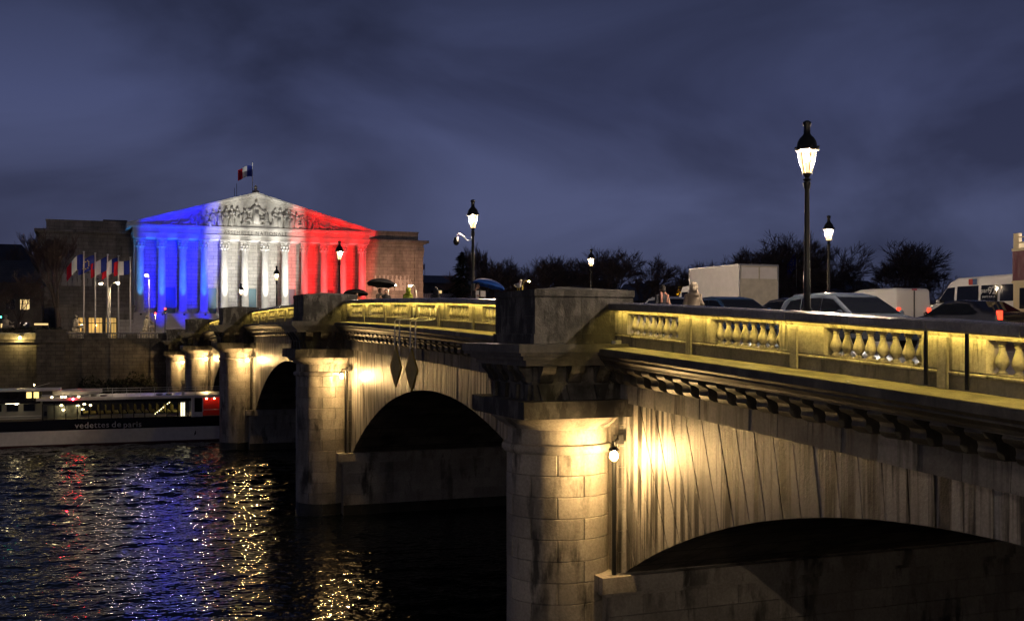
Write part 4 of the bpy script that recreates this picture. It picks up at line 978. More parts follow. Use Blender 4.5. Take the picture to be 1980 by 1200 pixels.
street_lamp(763, 160, 16.7, -1.0, 'street_light_white', 'left globe of the pair before the palace right wing')
street_lamp(793, 160, 16.7, 1.0, 'street_light_white', 'right globe of the pair before the palace right wing')
street_lamp(1023, 170, 18.2, -1.2, 'street_light_sodium', 'yellow lamp on a curved arm before the dark trees')
street_lamp(1328, 120, deck(120)+5.2, -1.0, 'street_light_sodium', 'yellow lamp lighting the yellow tree near the box truck')
street_lamp(1685, 262, 27.2, 0, 'street_light_white', 'small white light on the roofline above the minibus') if False else None
# traffic lights
def traffic_light(px, y, lens, label, zt=3.2):
    t = thing('traffic_light', (bx(px, y), y, GZ), label, 'traffic light', 'traffic lights on the far quay')
    MB().tube([(0, 0, 0), (0, 0, zt)], .06, 6).build('post', 'dark_metal', t); MB().box(-.16, .16, -.14, .12, zt-.2, zt+.75).build('case', 'dark_metal', t)
    for k, mt in enumerate(('red', 'amber', 'green')):
        MB().lathe([(.11, 0), (.10, .03)], (0, 0, 0), 10).build('lens', ({'red': 'red_lamp', 'green': 'green_lamp'}[lens] if mt == lens else 'glass_dark'), t, loc=(0, -.14, zt+.62-.3*k)).rotation_euler = (pi/2, 0, 0)
traffic_light(300, 157, 'red', 'red traffic light right of the seated statue below the blue columns')
traffic_light(319, 160, 'red', 'second red traffic light, farther right below the blue columns', 3.9)
traffic_light(1, 157, 'green', 'green traffic light at the left edge of the quay')
# yellow tree
m = MB(); rnd = random.Random(12)
tr = MB().tube([(0, 0, 0), (.1, 0, 2.5), (0, .1, 5.6)], .09, 6, .03)
for k in range(9):
    a = rnd.uniform(0, 6.28); z = 2.5+rnd.random()*2.5; tr.tube([(.05, 0, z), (.8*cos(a), .8*sin(a), z+.8)], .03, 4, .01)
tr.build('trunk', 'bark', yl)
for k in range(900):
    a = rnd.uniform(0, 6.28); r = 1.5*rnd.random()**.5; c = Vector((r*cos(a), r*sin(a), 4.3+rnd.gauss(0, .85))); s = .1
    m.add([c+Vector((rnd.gauss(0, s), rnd.gauss(0, s), rnd.gauss(0, s))) for _ in range(3)], [(0, 1, 2)])
m.build('crown', 'yellow_leaf', yl)
# ================================================================== RIVER BOAT passing under the fourth arch
flat('hull_white', (.78, .75, .72), .35, var=.08); flat('hull_black', (.010, .010, .014), .15); flat('hull_red', (.05, .008, .010), .4)
flat('boat_red', (.62, .015, .01), .35); flat('seat_yellow', (.55, .45, .12), .6); flat('boat_grey', (.30, .30, .29), .5); flat('boat_cover', (.55, .53, .55), .7, var=.06)
flat('boat_floor', (.10, .08, .06), .6); flat('letter_grey', (.5, .5, .52), .4)
glow('boat_lamp', (1.0, .78, .40), 26); glow('cabin_light', (1, .75, .25), 1.6); glow('boat_strip', (1.0, .85, .6), 4)
def pane_mat():
    m, n, l, p = newmat('boat_glass')
    gl = n.new('ShaderNodeBsdfGlossy'); gl.inputs['Roughness'].default_value = .03; gl.inputs['Color'].default_value = (.8, .8, .8, 1)
    tr = n.new('ShaderNodeBsdfTransparent'); tr.inputs[0].default_value = (.72, .74, .72, 1)
    fr = n.new('ShaderNodeFresnel'); fr.inputs[0].default_value = 1.45; mx = n.new('ShaderNodeMixShader')
    l.new(fr.outputs[0], mx.inputs[0]); l.new(tr.outputs[0], mx.inputs[1]); l.new(gl.outputs[0], mx.inputs[2]); l.new(mx.outputs[0], n['Material Output'].inputs[0])
pane_mat()
BY = 99.7
boat = thing('passenger_boat', (0, BY, 0), 'long white and black passenger boat with red cabin screen below the quay wall', 'boat')
def hullpiece(name, z0, z1, o0, o1, mat, parent=boat):
    m = MB(); st = [(-26, 2.6), (-24, 1.3), (-21, .35), (-17, 0), (14, 0), (19, .1), (22, .4), (24, 1.2)]
    vs = []
    for X, e in st:
        for (y, z) in ((e+o0, z0), (e+o1, z1), (5.6-e-o1, z1), (5.6-e-o0, z0)): vs.append((X, y, z))
    fs = [(i*4+k, i*4+(k+1) % 4, i*4+4+(k+1) % 4, i*4+4+k) for i in range(len(st)-1) for k in range(4)]+[(3, 2, 1, 0), tuple((len(st)-1)*4+k for k in range(4))]
    return m.add(vs, fs).build(name, mat, parent)
hullpiece('hull_bottom', -.6, .16, .10, .03, 'hull_red'); hullpiece('hull', .16, 1.24, .03, 0, 'hull_white')
hullpiece('rub_rail', 1.24, 1.32, -.05, -.05, 'hull_white'); hb = hullpiece('topsides', 1.32, 2.18, .04, .0, 'hull_black')
for wd, pa, pb in (('vedettes', 145, 211), ('de', 216, 234), ('paris', 239, 273)):
    tm = text_mesh('lettering', wd, .70, 'letter_grey', .008, 1.08); tw = max(v.co.x for v in tm.vertices)-min(v.co.x for v in tm.vertices)
    put('lettering', tm, hb, ((bx(pa, BY)+bx(pb, BY))/2, -.03, 1.70 if wd != 'paris' else 1.66), (pi/2, 0, 0), ((bx(pb, BY)-bx(pa, BY))/tw, 1, 1))
put('hull_mark', MB().box(0, .06, -.012, 0, .55, .62).box(.04, .16, -.012, 0, .62, .80).box(.10, .18, -.012, 0, .80, .95).mesh('hull_mark', 'hull_black'), hb, (bx(375, BY), 0, 0))
x0, x1 = bx(82, BY), bx(364, BY); xe = 18.5
MB().box(-22, xe, .3, 5.3, 2.18, 2.24).build('deck', 'boat_floor', boat)
rf = MB().box(x0-.5, xe, -.08, 5.68, 3.86, 4.08).build('roof', 'hull_white', boat)
MB().box(x0, x1+.25, .0, .08, 3.58, 3.86).box(x0, x1+.25, .0, .08, 2.18, 2.26).build('window_surround', 'hull_black', boat)
n = 13
for k in range(n+1):
    x = x0+(x1-x0)*k/n; MB().box(x-.035, x+.035, .0, .08, 2.26, 3.58).build('mullion', 'hull_black', boat)
for k in range(n):
    a, b = x0+(x1-x0)*k/n+.035, x0+(x1-x0)*(k+1)/n-.035; MB().box(a, b, .035, .05, 2.26, 3.58).build('window_pane', 'boat_glass', boat)
MB().box(x0, x1+.3, 5.5, 5.6, 2.24, 2.6).box(x0, x1+.3, 5.5, 5.6, 3.5, 3.86).build('far_side', 'hull_black', boat)
rnd = random.Random(5)
seat = MB().box(-.22, .22, -.25, .25, 0, .1).box(-.24, -.16, -.25, .25, .1, .62).mesh('seat', 'seat_yellow')
for k in range(14):
    for r in (1.0, 2.2, 3.4):
        put('seat', seat, boat, (x0+3.4+(x1-x0-3.8)*k/13, r, 2.6))
MB().box(x0+.3, x0+3.0, 2.2, 2.3, 2.24, 3.3).build('bar_back', 'boat_grey', boat)
for (px, z) in ((118, 3.35), (122, 2.95), (150, 3.3), (163, 3.4), (175, 3.3), (160, 2.95)):
    MB().ball((bx(px, BY), 1.9, z), .07, 8, 6, sx=1.8).build('cabin_lamp', 'boat_lamp', boat, smooth=True)
for k in range(7): MB().ball((x0+4+k*1.3, 2.8, 3.7), .05, 6, 5).build('cabin_lamp', 'boat_lamp', boat, smooth=True)
m = MB()
for k in range(9): m.ball((bx(302, BY)+k*.17, 1.2, 2.45+k*.14), .035, 6, 4)
m.build('stair_lights', 'boat_lamp', boat)
MB().box(bx(350, BY), bx(353.5, BY), .3, .4, 2.26, 3.45).box(bx(355, BY), bx(358, BY), .3, .4, 2.26, 3.45).build('lit_door_frame', 'boat_strip', boat)
# stern cabin: white post, dark window, red screen
MB().box(x1+.25, bx(376, BY), .0, .1, 2.18, 3.86).box(bx(376, BY), bx(392, BY), 0, .1, 2.18, 2.6).box(bx(391, BY), bx(393, BY), 0, .1, 2.6, 3.86).build('cabin_side', 'hull_white', boat)
MB().box(bx(376, BY), bx(391, BY), .04, .06, 2.6, 3.86).build('window_pane', 'glass_dark', boat)
rp_ = MB().box(bx(393, BY), xe, .5, .6, 2.18, 3.86).build('red_screen', 'boat_red', boat)
MB().box(bx(393, BY), xe, .1, .16, 2.75, 2.80).build('grab_rail', 'white_metal', rp_)
for px in (400, 415, 432): MB().ball((bx(px, BY), .25, 3.75), .06, 6, 5).build('deck_lamp', 'boat_lamp', boat, smooth=True)
# open bow deck with grey bulkhead, wheelhouse above
xa = -12
MB().box(xa, x0, 2.4, 2.5, 2.24, 3.7).build('bulkhead', 'boat_grey', boat)
for k in range(3): MB().box(xa+5+k*1.3, xa+5.9+k*1.3, 2.3, 2.4, 2.9, 3.5).build('bulkhead_window', 'glass_dark', boat)
MB().tube([(xa, .15, 2.62), (x0-.1, .15, 2.62)], .03, 6).tube([(xa, .15, 2.40), (x0-.1, .15, 2.40)], .02, 5).build('bow_rail', 'white_metal', boat)
MB().ball((bx(30, BY), 1.2, 3.62), .09, 8, 6, sx=1.6).build('deck_lamp', 'boat_lamp', boat, smooth=True)
wx0, wx1 = bx(2, BY), bx(78, BY)
wh = MB().box(wx0-6, wx1, .25, .32, 3.66, 3.92).box(wx0-6, wx1, 3.6, 3.7, 3.66, 4.7).box(wx0-6, x0-.5, .2, 5.4, 3.70, 3.76).build('wheelhouse', 'hull_black', boat)
MB().box(wx0-6, wx1+1.6, .0, 4.0, 4.70, 4.80).build('wheelhouse_roof', 'hull_white', boat)
for k, px in enumerate((2, 20, 36, 49, 62, 77)):
    MB().box(bx(px, BY)-.05, bx(px, BY)+.05, .25, .33, 3.92, 4.7).build('window_post', 'hull_black', wh)
MB().box(bx(49, BY)+.06, bx(62, BY)-.06, .6, .62, 4.1, 4.6).box(bx(63, BY)+.06, bx(76, BY)-.06, .6, .62, 4.1, 4.6).build('lit_screen', 'cabin_light', wh).scale = (1, 1, 1)
MB().box(bx(10, BY), bx(37, BY), .2, .26, 3.66, 3.70).build('strip_lamp', 'boat_strip', boat)
ms = MB().tube([(bx(65, BY), 1, 4.8), (bx(65, BY), 1, 5.15)], .03, 6).tube([(bx(65, BY), 1, 5.0), (bx(95, BY), 1.4, 5.3)], .012, 4).build('mast', 'white_metal', boat)
MB().ball((bx(65, BY), 1, 5.2), .06, 8, 6).build('mast_lamp', 'boat_lamp', boat, smooth=True)
MB().ball((bx(141, BY), -.12, 3.98), .08, 8, 6).build('port_lamp', 'red_boat_lamp', boat, smooth=True)
for px in (100, 119, 126, 152): MB().ball((bx(px, BY), .25, 4.16), .05, 6, 5, sx=2).build('roof_lamp', 'boat_lamp', boat, smooth=True)
# roof rail
rl = MB()
for z in (4.62, 4.82): rl.tube([(bx(150, BY), .15, z), (xe-.3, .15, z)], .022, 5)
rl.build('roof_rail', 'white_metal', boat)
for k in range(14):
    x = bx(190, BY)+k*1.15
    if x < xe-.4: MB().tube([(x, .15, 4.08), (x, .15, 4.82)], .016, 5).build('rail_post', 'white_metal', boat)
for k, px in enumerate((180, 201, 310, 329)): MB().ball((bx(px, BY), 1.2, 4.16), .32, 10, 6, sz=.28).build('roof_vent', 'boat_grey', boat, smooth=True)
MB().lathe([(.08, 4.08), (.08, 4.42), (.05, 4.46)], (bx(355, BY), .5, 0), 8).build('bollard', 'white_metal', boat)
# covered dinghy on the roof is a thing of its own
dg_ = thing('dinghy', (bx(150, BY), BY+1.3, 4.08), 'covered pale dinghy lying on the roof of the passenger boat', 'dinghy')
m = MB(); L_ = 2.0; secs = []
for k in range(13):
    u = -1+2*k/12; w = .62*max(0, 1-abs(u)**(2.6 if u < 0 else 3.5))**.6+.02; keel = .10+.25*max(0, u)**3+.05*max(0, -u)**3; top = .52+.14*max(0, u)**2
    secs.append([(u*L_, w*cos(a), (top if sin(a) >= 0 else keel+(top-keel)*(1+sin(a))) + (.20*sin(a)*(1-u*u) if sin(a) > 0 else 0)) for a in [2*pi*q/16 for q in range(16)]])
vs = [v for s_ in secs for v in s_]; fs = [(i*16+k, i*16+(k+1) % 16, i*16+16+(k+1) % 16, i*16+16+k) for i in range(12) for k in range(16)]+[tuple(range(15, -1, -1)), tuple(12*16+k for k in range(16))]
m.add(vs, fs).build('covered_hull', 'boat_cover', dg_, smooth=True)
MB().box(-1.2, -1.05, -.5, .5, 0, .2).box(.9, 1.05, -.5, .5, 0, .22).build('cradle', 'white_metal', dg_)

# ================================================================== VEHICLES on the bridge
def paint(name, col, rough=.25): 
    m = flat(name, col, rough); m.node_tree.nodes['Principled BSDF'].inputs['Coat Weight'].default_value = .6; return name
paint('paint_grey', (.085, .11, .16)); paint('paint_blue', (.02, .05, .12)); paint('paint_white', (.82, .81, .79), .35); paint('paint_black', (.010, .010, .014)); paint('paint_silver', (.32, .34, .36)); paint('paint_cream', (.62, .52, .30), .4); paint('paint_maroon', (.10, .006, .014), .3)
flat('tyre', (.012, .012, .012), .8); flat('rim', (.3, .3, .31), .35, .8); flat('truck_box', (.78, .75, .73), .55, var=.06); flat('truck_door', (.58, .54, .44), .6, var=.12); flat('rubber', (.02, .02, .02), .7)
flat('poster_black', (.015, .014, .016), .5); flat('poster_white', (.7, .7, .68), .5); flat('stripe_red', (.5, .03, .02), .5); flat('stripe_blue', (.05, .12, .3), .5); flat('sign_red', (.5, .02, .05), .5)
wheel_t = MB().lathe([(.20, -.1), (.31, -.1), (.33, -.06), (.33, .06), (.31, .1), (.20, .1)], (0, 0, 0), 18).mesh('tyre', 'tyre', auto=40)
wheel_r = MB().lathe([(.06, -.08), (.2, -.06), (.205, .06), (.06, .05)], (0, 0, 0), 18).mesh('rim', 'rim', auto=40)
def vehicle(name, X, yc, head, label, cat, sil, W, zb, tum, mat, wins, shield=None, rear=None, axles=(1.3, -1.3), ws=1.0, tail='off', lamps='off', group='vehicles crossing the bridge'):
    t = thing(name, (X, yc, road(yc)), label, cat, group, pi/2 if head > 0 else -pi/2); t.rotation_euler = (0, 0, pi/2 if head > 0 else -pi/2)
    # pitch with the road
    H = max(p[1] for p in sil)
    fn = lambda v: (v[0], v[1]*(1-tum*max(0, (v[2]-zb)/(H-zb))**1.2), v[2])
    m = MB(); ys = (-W/2, -W/4, W/4, W/2); n_ = len(sil)
    m.prism(sil, 'y', -W/2, W/2, 4)
    b = m.build('body', mat, t, fn=fn)
    bv = b.modifiers.new('bevel', 'BEVEL'); bv.width = .07; bv.segments = 3; bv.limit_method = 'ANGLE'; bv.angle_limit = radians(40)
    b.data.polygons.foreach_set('use_smooth', [True]*len(b.data.polygons)); b.data.set_sharp_from_angle(angle=radians(50))
    for poly in wins:
        for s in (-1, 1):
            q = MB(); vs = [fn((u, s*(W/2+.012), w)) for u, w in poly]+[fn((u, s*(W/2-.02), w)) for u, w in poly]; k = len(poly)
            q.add(vs, [tuple(range(k)), tuple(range(2*k-1, k-1, -1))]+[(i, (i+1) % k, k+(i+1) % k, k+i) for i in range(k)])
            q.build('side_window', 'car_glass', t)
    for nm, seg in (('windscreen', shield), ('rear_window', rear)):
        if not seg: continue
        (xa_, za), (xb, zb_) = seg; d = Vector((xb-xa_, 0, zb_-za)).normalized(); nn = Vector((d.z, 0, -d.x)); 
        if nm == 'rear_window': nn = -nn
        if nn.z < 0 and abs(nn.z) > .05: nn = -nn
        vs = []
        for o in (.014, -.02):
            for (xx, zz) in ((xa_, za), (xb, zb_)):
                for s in (-1, 1):
                    f = fn((xx, s*(W/2-.09), zz)); vs.append((f[0]+nn.x*o, f[1], f[2]+nn.z*o))
        MB().add(vs, [(0, 1, 3, 2), (4, 6, 7, 5), (0, 4, 5, 1), (2, 3, 7, 6), (0, 2, 6, 4), (1, 5, 7, 3)]).build(nm, 'car_glass', t)
    for ax in axles:
        for s in (-1, 1):
            w = put('wheel', wheel_t, t, (ax, s*(W/2-.11), .33*ws), (pi/2, 0, 0), (ws, ws, ws)); put('rim', wheel_r, w)
    xf = max(p[0] for p in sil); xr = min(p[0] for p in sil)
    for s in (-1, 1):
        MB().box(xf-.12, xf+.015, s*W*.38-.17, s*W*.38+.17, .62, .78).build('headlight', 'head_light' if lamps == 'on' else 'rim', t)
        MB().box(xr-.015, xr+.10, s*W*.42-.08, s*W*.42+.08, .72, 1.02).build('tail_light', 'tail_light' if tail == 'on' else 'sign_red', t)
        if sil is not None: MB().ball((shield[0][0]-.25 if shield else 0, s*(W/2+.12), shield[0][1]+.02 if shield else 1), .10, 8, 6, sx=.6, sz=.8).build('wing_mirror', mat, t, smooth=True)
    return t
MPV = [(2.12, .3), (2.17, .62), (2.05, .82), (1.15, 1.0), (.25, 1.52), (-.3, 1.62), (-1.5, 1.6), (-1.95, 1.45), (-2.15, 1.0), (-2.18, .35)]
mpv_w = [[(.95, 1.03), (.28, 1.42), (-.15, 1.46), (-.15, 1.0)], [(-.22, 1.0), (-.22, 1.47), (-1.05, 1.47), (-1.05, 1.0)], [(-1.12, 1.0), (-1.12, 1.47), (-1.6, 1.42), (-1.85, 1.05)]]
HB_ = [(2.0, .3), (2.08, .6), (1.9, .8), (1.0, .93), (.2, 1.36), (-.3, 1.44), (-1.3, 1.40), (-1.85, 1.0), (-1.98, .9), (-2.0, .35)]
hb_w = [[(.85, .95), (.22, 1.28), (-.25, 1.32), (-.25, .92)], [(-.32, .92), (-.32, 1.32), (-1.2, 1.28), (-1.45, .95)]]
SED = [(2.2, .28), (2.28, .55), (2.1, .75), (1.1, .90), (.3, 1.34), (-.3, 1.42), (-1.0, 1.36), (-1.7, 1.0), (-2.2, .95), (-2.28, .6), (-2.2, .3)]
sed_w = [[(.95, .93), (.3, 1.27), (-.25, 1.31), (-.25, .91)], [(-.32, .91), (-.32, 1.31), (-.95, 1.27), (-1.4, .95)]]
vehicle('people_carrier', 19.7, 24.3, -1, 'grey people carrier behind the near parapet, below the tallest lantern', 'car', MPV, 1.8, .95, .2, 'paint_grey', mpv_w, ((1.1, 1.03), (.32, 1.47)), ((-2.13, 1.05), (-1.98, 1.42)), lamps='on')
vehicle('hatchback_car', 20.3, 31.0, -1, 'dark blue car just left of the box truck', 'car', HB_, 1.72, .9, .2, 'paint_blue', hb_w, ((.95, .96), (.25, 1.32)), ((-1.83, 1.02), (-1.4, 1.34)), lamps='on')
vehicle('saloon_car', 23.6, 31.6, -1, 'dark car roof between the box truck and the tallest lantern', 'car', SED, 1.75, .88, .22, 'paint_black', sed_w, ((1.05, .93), (.35, 1.3)), ((-1.65, 1.02), (-1.05, 1.34)), lamps='on')
vehicle('pale_car', 23.8, 40.5, -1, 'pale car roof between the two walkers nearest the pedestal', 'car', HB_, 1.72, .9, .2, 'paint_silver', hb_w, ((.95, .96), (.25, 1.32)), ((-1.83, 1.02), (-1.4, 1.34)))
VAN = [(2.0, .3), (2.08, .65), (1.9, .9), (1.25, 1.08), (.6, 1.68), (.1, 1.80), (-1.95, 1.80), (-2.05, 1.7), (-2.1, .35)]
v = vehicle('delivery_van', 30.6, 36.0, 1, 'small white delivery van between the grey people carrier and the minibus', 'van', VAN, 1.8, 1.0, .08, 'paint_white', [[(1.05, 1.12), (.6, 1.55), (.15, 1.6), (.15, 1.08)]], ((1.2, 1.12), (.66, 1.62)), None, (1.3, -1.3), 1, 'on')
MB().box(-2.115, -2.095, -.02, .02, .5, 1.7).build('door_seam', 'rubber', v); MB().box(-2.12, -2.10, -.12, .12, 1.72, 1.77).build('brake_lamp', 'sign_red', v)
BUSV = [(2.75, .35), (2.8, .8), (2.62, 1.1), (2.0, 1.35), (1.25, 2.2), (.85, 2.38), (-2.6, 2.42), (-2.75, 2.3), (-2.8, .4)]
v = vehicle('minibus', 35.2, 34.6, 1, 'white minibus with red and blue roof stripe and lettered window', 'minibus', BUSV, 2.0, 1.3, .10, 'paint_white', [[(1.9, 1.35), (1.35, 1.98), (.95, 2.0), (.95, 1.38)], [(.80, 1.35), (.80, 2.02), (-.35, 2.02), (-.35, 1.35)], [(-.50, 1.35), (-.50, 2.02), (-1.35, 2.02), (-1.35, 1.35)], [(-1.5, 1.35), (-1.5, 2.02), (-2.5, 2.02), (-2.5, 1.35)]], ((2.0, 1.4), (1.3, 2.12)), None, (1.8, -1.6), 1.05, 'on')
yw = 1.0*(1-.1*((1.7-1.3)/1.12)**1.2)+.022
for body, sz, dx, dz, mt in (('92', .42, -1.10, 1.78, 'poster_white'), ('pari', .27, -.72, 1.80, 'poster_white'), ('SANTE SUR LA', .105, -.92, 1.54, 'poster_white'), ('VILLE', .10, -.92, 1.43, 'poster_white')):
    put('window_lettering', text_mesh('window_lettering', body, sz, mt, .004), v, (dx, yw+.002, dz), (pi/2, 0, pi))
for mt, a in (('stripe_red', .05), ('stripe_blue', -.17)):
    MB().box(a-.1, a+.1, .955, .985, 2.06, 2.30).build('roof_stripe', mt, v)
vehicle('black_saloon', 28.7, 29.3, 1, 'low black car with glowing red tail light before the white minibus', 'car', SED, 1.78, .88, .22, 'paint_black', sed_w, ((1.05, .93), (.35, 1.3)), ((-1.65, 1.02), (-1.05, 1.34)), tail='on')
# box truck going away
yt = 48.5; t = thing('box_truck', (33.4, yt, road(yt)), 'white box truck with closed rear doors in the middle of the bridge', 'truck', 'vehicles crossing the bridge', pi/2)
bxm = MB().box(0, 5.0, -1.2, 1.2, .85, 3.25).build('cargo_box', 'truck_box', t); 
e_ = MB()
for yy in (-1.2, 1.2): e_.box(-.03, .06, yy-.035, yy+.035, .83, 3.29); e_.box(4.95, 5.03, yy-.035, yy+.035, .83, 3.29); e_.box(.06, 4.95, yy-.035, yy+.035, 3.22, 3.29)
e_.box(-.03, .06, -1.165, 1.165, 3.2, 3.29); e_.build('edge_trim', 'rim', bxm)
for s in (-1, 1):
    d = MB().box(-.035, 0, min(0, s*1.16)+.01, max(0, s*1.16)-.01, .92, 3.19).build('rear_door', 'truck_door', bxm)
    MB().box(-.05, -.036, s*.58-.53, s*.58+.53, 2.52, 3.12).build('door_panel', 'truck_box', d)
MB().box(-.08, -.05, -1.15, 1.15, .95, 2.42).build('tail_lift', 'truck_door', t)
MB().box(-.05, 6.2, -.45, .45, .45, .8).build('chassis', 'rubber', t)
cabp = [(5.15, .4), (5.15, 2.2), (5.35, 2.35), (6.0, 2.3), (6.6, 1.5), (6.75, 1.3), (6.8, .4)]
MB().prism(cabp, 'y', -1.05, 1.05).build('cab', 'paint_white', t)
for s in (-1, 1): MB().box(5.45, 6.1, s*1.06-.01, s*1.06+.01, 1.4, 2.0).build('side_window', 'car_glass', t); MB().box(-.04, .0, s*1.0-.1, s*1.0+.1, .62, .76).build('tail_light', 'tail_light', t)
for ax in (1.1, 5.9):
    for s in (-1, 1): w = put('wheel', wheel_t, t, (ax, s*1.0, .42), (pi/2, 0, 0), (1.27, 1.27, 1.4)); put('rim', wheel_r, w)
# open-top tour bus at the right edge
yt = 24.9; t = thing('tour_bus', (33.0, yt, road(yt)), 'cream and maroon open top double deck bus at the right edge', 'bus', 'vehicles crossing the bridge', pi/2)
MB().box(-5.2, 5.2, -1.25, 1.25, .35, 2.35).build('lower_deck', 'paint_cream', t); MB().box(-5.22, 5.22, -1.27, 1.27, 2.35, 3.45).build('upper_side', 'paint_maroon', t)
MB().box(-5.24, 5.24, -1.29, 1.29, 2.28, 2.37).box(-5.24, 5.24, -1.29, 1.29, 3.45, 3.55).build('trim_band', 'paint_cream', t)
for k in range(8):
    for s in (-1, 1): MB().box(-4.9+k*1.25, -3.85+k*1.25, s*1.26-.012, s*1.26+.012, 1.35, 2.1).build('side_window', 'car_glass', t)
MB().box(5.2, 5.215, -1.1, 1.1, 1.1, 2.2).build('windscreen', 'car_glass', t)
m = MB()
for s in (-1.22, 1.22):
    for z in (3.75, 3.95): m.tube([(-5.1, s, z), (5.1, s, z)], .025, 6)
    for k in range(9): m.tube([(-5.1+k*1.27, s, 3.5), (-5.1+k*1.27, s, 3.95)], .02, 5)
m.build('upper_rail', 'paint_cream', t)
MB().box(4.95, 5.2, -1.25, -1.1, 3.5, 4.1).box(4.95, 5.2, 1.1, 1.25, 3.5, 4.1).box(5.0, 5.15, -1.1, 1.1, 3.55, 3.75).build('front_screen', 'paint_cream', t)
for ax in (3.6, -3.2):
    for s in (-1, 1): w = put('wheel', wheel_t, t, (ax, s*1.12, .48), (pi/2, 0, 0), (1.45, 1.45, 1.5)); put('rim', wheel_r, w)

# ================================================================== PEOPLE on the near footway
flat('skin', (.45, .27, .19), .55)
def remesh(mb, name, mat, vox):
    me = mb.mesh('tmp'); o = link(bpy.data.objects.new('tmp', me)); r = o.modifiers.new('r', 'REMESH'); r.mode = 'VOXEL'; r.voxel_size = vox
    s = o.modifiers.new('s', 'SMOOTH'); s.factor = .5; s.iterations = 2
    dg = bpy.context.evaluated_depsgraph_get(); dg.update(); out_ = bpy.data.meshes.new_from_object(o.evaluated_get(dg)); bpy.data.objects.remove(o); bpy.data.meshes.remove(me)
    out_.name = name; out_.materials.clear(); out_.materials.append(MATS[mat]); out_.polygons.foreach_set('use_smooth', [True]*len(out_.polygons)); return out_
def hand(m, wr, d, up, grip=.6):
    """palm, four unequal curled fingers and a thumb off the side of the palm"""
    wr, d, up = Vector(wr), Vector(d).normalized(), Vector(up).normalized(); sd = d.cross(up).normalized()
    m.tube([wr-d*.02, wr+d*.04, wr+d*.085], [.026, .034, .032], 8)
    for k, (o, l) in enumerate(((-.027, .062), (-.009, .074), (.009, .068), (.027, .052))):
        b = wr+d*.08+sd*o; c = b+d*l*.45-up*l*.15*grip; e = c+d*l*.3*(1-grip)-up*l*.5*grip; m.tube([b, c, e], [.010, .0095, .008], 6)
    b = wr+d*.03-sd*.03; m.tube([b, b+d*.03-sd*.025-up*.01, b+d*.06-sd*.022-up*.025*grip], [.012, .011, .009], 6)
def person(x, y, face, h, label, coat, trousers='cloth_dark', hood=None, hair='hair_dark', arms='down', step=.12, lean=0, prone=0):
    s = h/1.75; m = MB(); c = MB(); q = MB(); S_ = lambda l: [tuple(a*1 for a in p) for p in l]
    # skeleton in metres for a 1.75 m figure, facing -y
    hip = {k: Vector((k*.095, 0, .90)) for k in (-1, 1)}; kn = {1: Vector((.10, -.10-step*.3, .49)), -1: Vector((-.10, .02+step*.5, .49))}; an = {1: Vector((.10, -.03-step, .08)), -1: Vector((-.10, .10+step, .10))}
    for k in (-1, 1):
        m.tube([hip[k], kn[k], an[k]], [.085, .055, .038], 10); m.tube([an[k]+Vector((0, .05, -.04)), an[k]+Vector((0, -.15, -.045))], [.04, .032], 8)
        q.tube([hip[k]+Vector((0, 0, .05)), kn[k], an[k]+Vector((0, 0, .02))], [.115, .085, .072], 10)
    m.lathe([(.14, .86), (.155, .95), (.13, 1.1), (.165, 1.3), (.17, 1.4), (.07, 1.47), (.055, 1.50), (.055, 1.56)], (0, 0, 0), 14, sy=.68)
    q.lathe([(.15, .84), (.165, .95), (.15, 1.05)], (0, 0, 0), 12, sy=.75)
    m.ball((0, -.01, 1.635), .088, 14, 10, sx=.86, sy=1.05, sz=1.32); m.ball((0, -.035, 1.575), .06, 10, 8, sz=.9)
    m.tube([(0, -.095, 1.65), (0, -.122, 1.615), (0, -.10, 1.605)], [.010, .015, .010], 6)
    for k in (-1, 1): m.ball((k*.078, .005, 1.63), .02, 6, 5, sx=.5, sz=1.4); m.ball((k*.03, -.088, 1.652), .012, 6, 5)
    m.tube([(-.025, -.098, 1.578), (.025, -.098, 1.578)], .008, 5)
    sh = {k: Vector((k*.185, 0, 1.40)) for k in (-1, 1)}
    pose = {'down': ((-.25, .02, 1.12), (-.25, -.08, .88), (0, -.2, -1)), 'pocket': ((-.27, .06, 1.14), (-.20, -.12, .98), (.5, -.6, -.4)), 'hold': ((-.22, -.08, 1.15), (-.12, -.28, 1.25), (.2, -.3, 1)), 'mouth': ((-.20, -.18, 1.2), (-.07, -.17, 1.46), (.5, .1, .8)), 'paper': ((-.24, -.08, 1.14), (-.08, -.24, 1.22), (.9, -.3, .2))}
    L_ = {'down': ('down', 'down'), 'umbrella': ('hold', 'down'), 'phone': ('mouth', 'paper'), 'pocket': ('pocket', 'pocket')}[arms]
    wrists = {}
    for k, nm in ((-1, L_[0]), (1, L_[1])):
        e, w, d = pose[nm]; fl = lambda v: Vector((v[0]*-k, v[1], v[2])) if k > 0 else Vector(v)
        e, w, d = fl(e) if k > 0 else Vector(e), fl(w) if k > 0 else Vector(w), fl(d) if k > 0 else Vector(d)
        m.tube([sh[k], e, w], [.052, .042, .028], 8); hand(m, w, d, (0, -1, .3) if nm in ('hold', 'mouth') else (0, 0, 1) if nm == 'paper' else (0, -1, 0)); wrists[k] = w
        c.tube([sh[k]+Vector((-k*.05, 0, .0)), sh[k], e, w*.9+e*.1], [.075, .078, .064, .052], 10)
    c.lathe([(.21, .70), (.205, .85), (.19, 1.0), (.18, 1.12), (.205, 1.32), (.19, 1.42), (.10, 1.49), (.085, 1.52)], (0, 0, 0), 16, sy=.74)
    o = put('person', remesh(m, 'person', 'skin', .012), None, (x, y, deck(y)), (0, 0, face), (s, s, s)); tag(o, label, 'person', 'people on the near footway')
    put('coat', remesh(c, 'coat', coat, .02), o); put('trousers', remesh(q, 'trousers', trousers, .02), o)
    hr = MB()
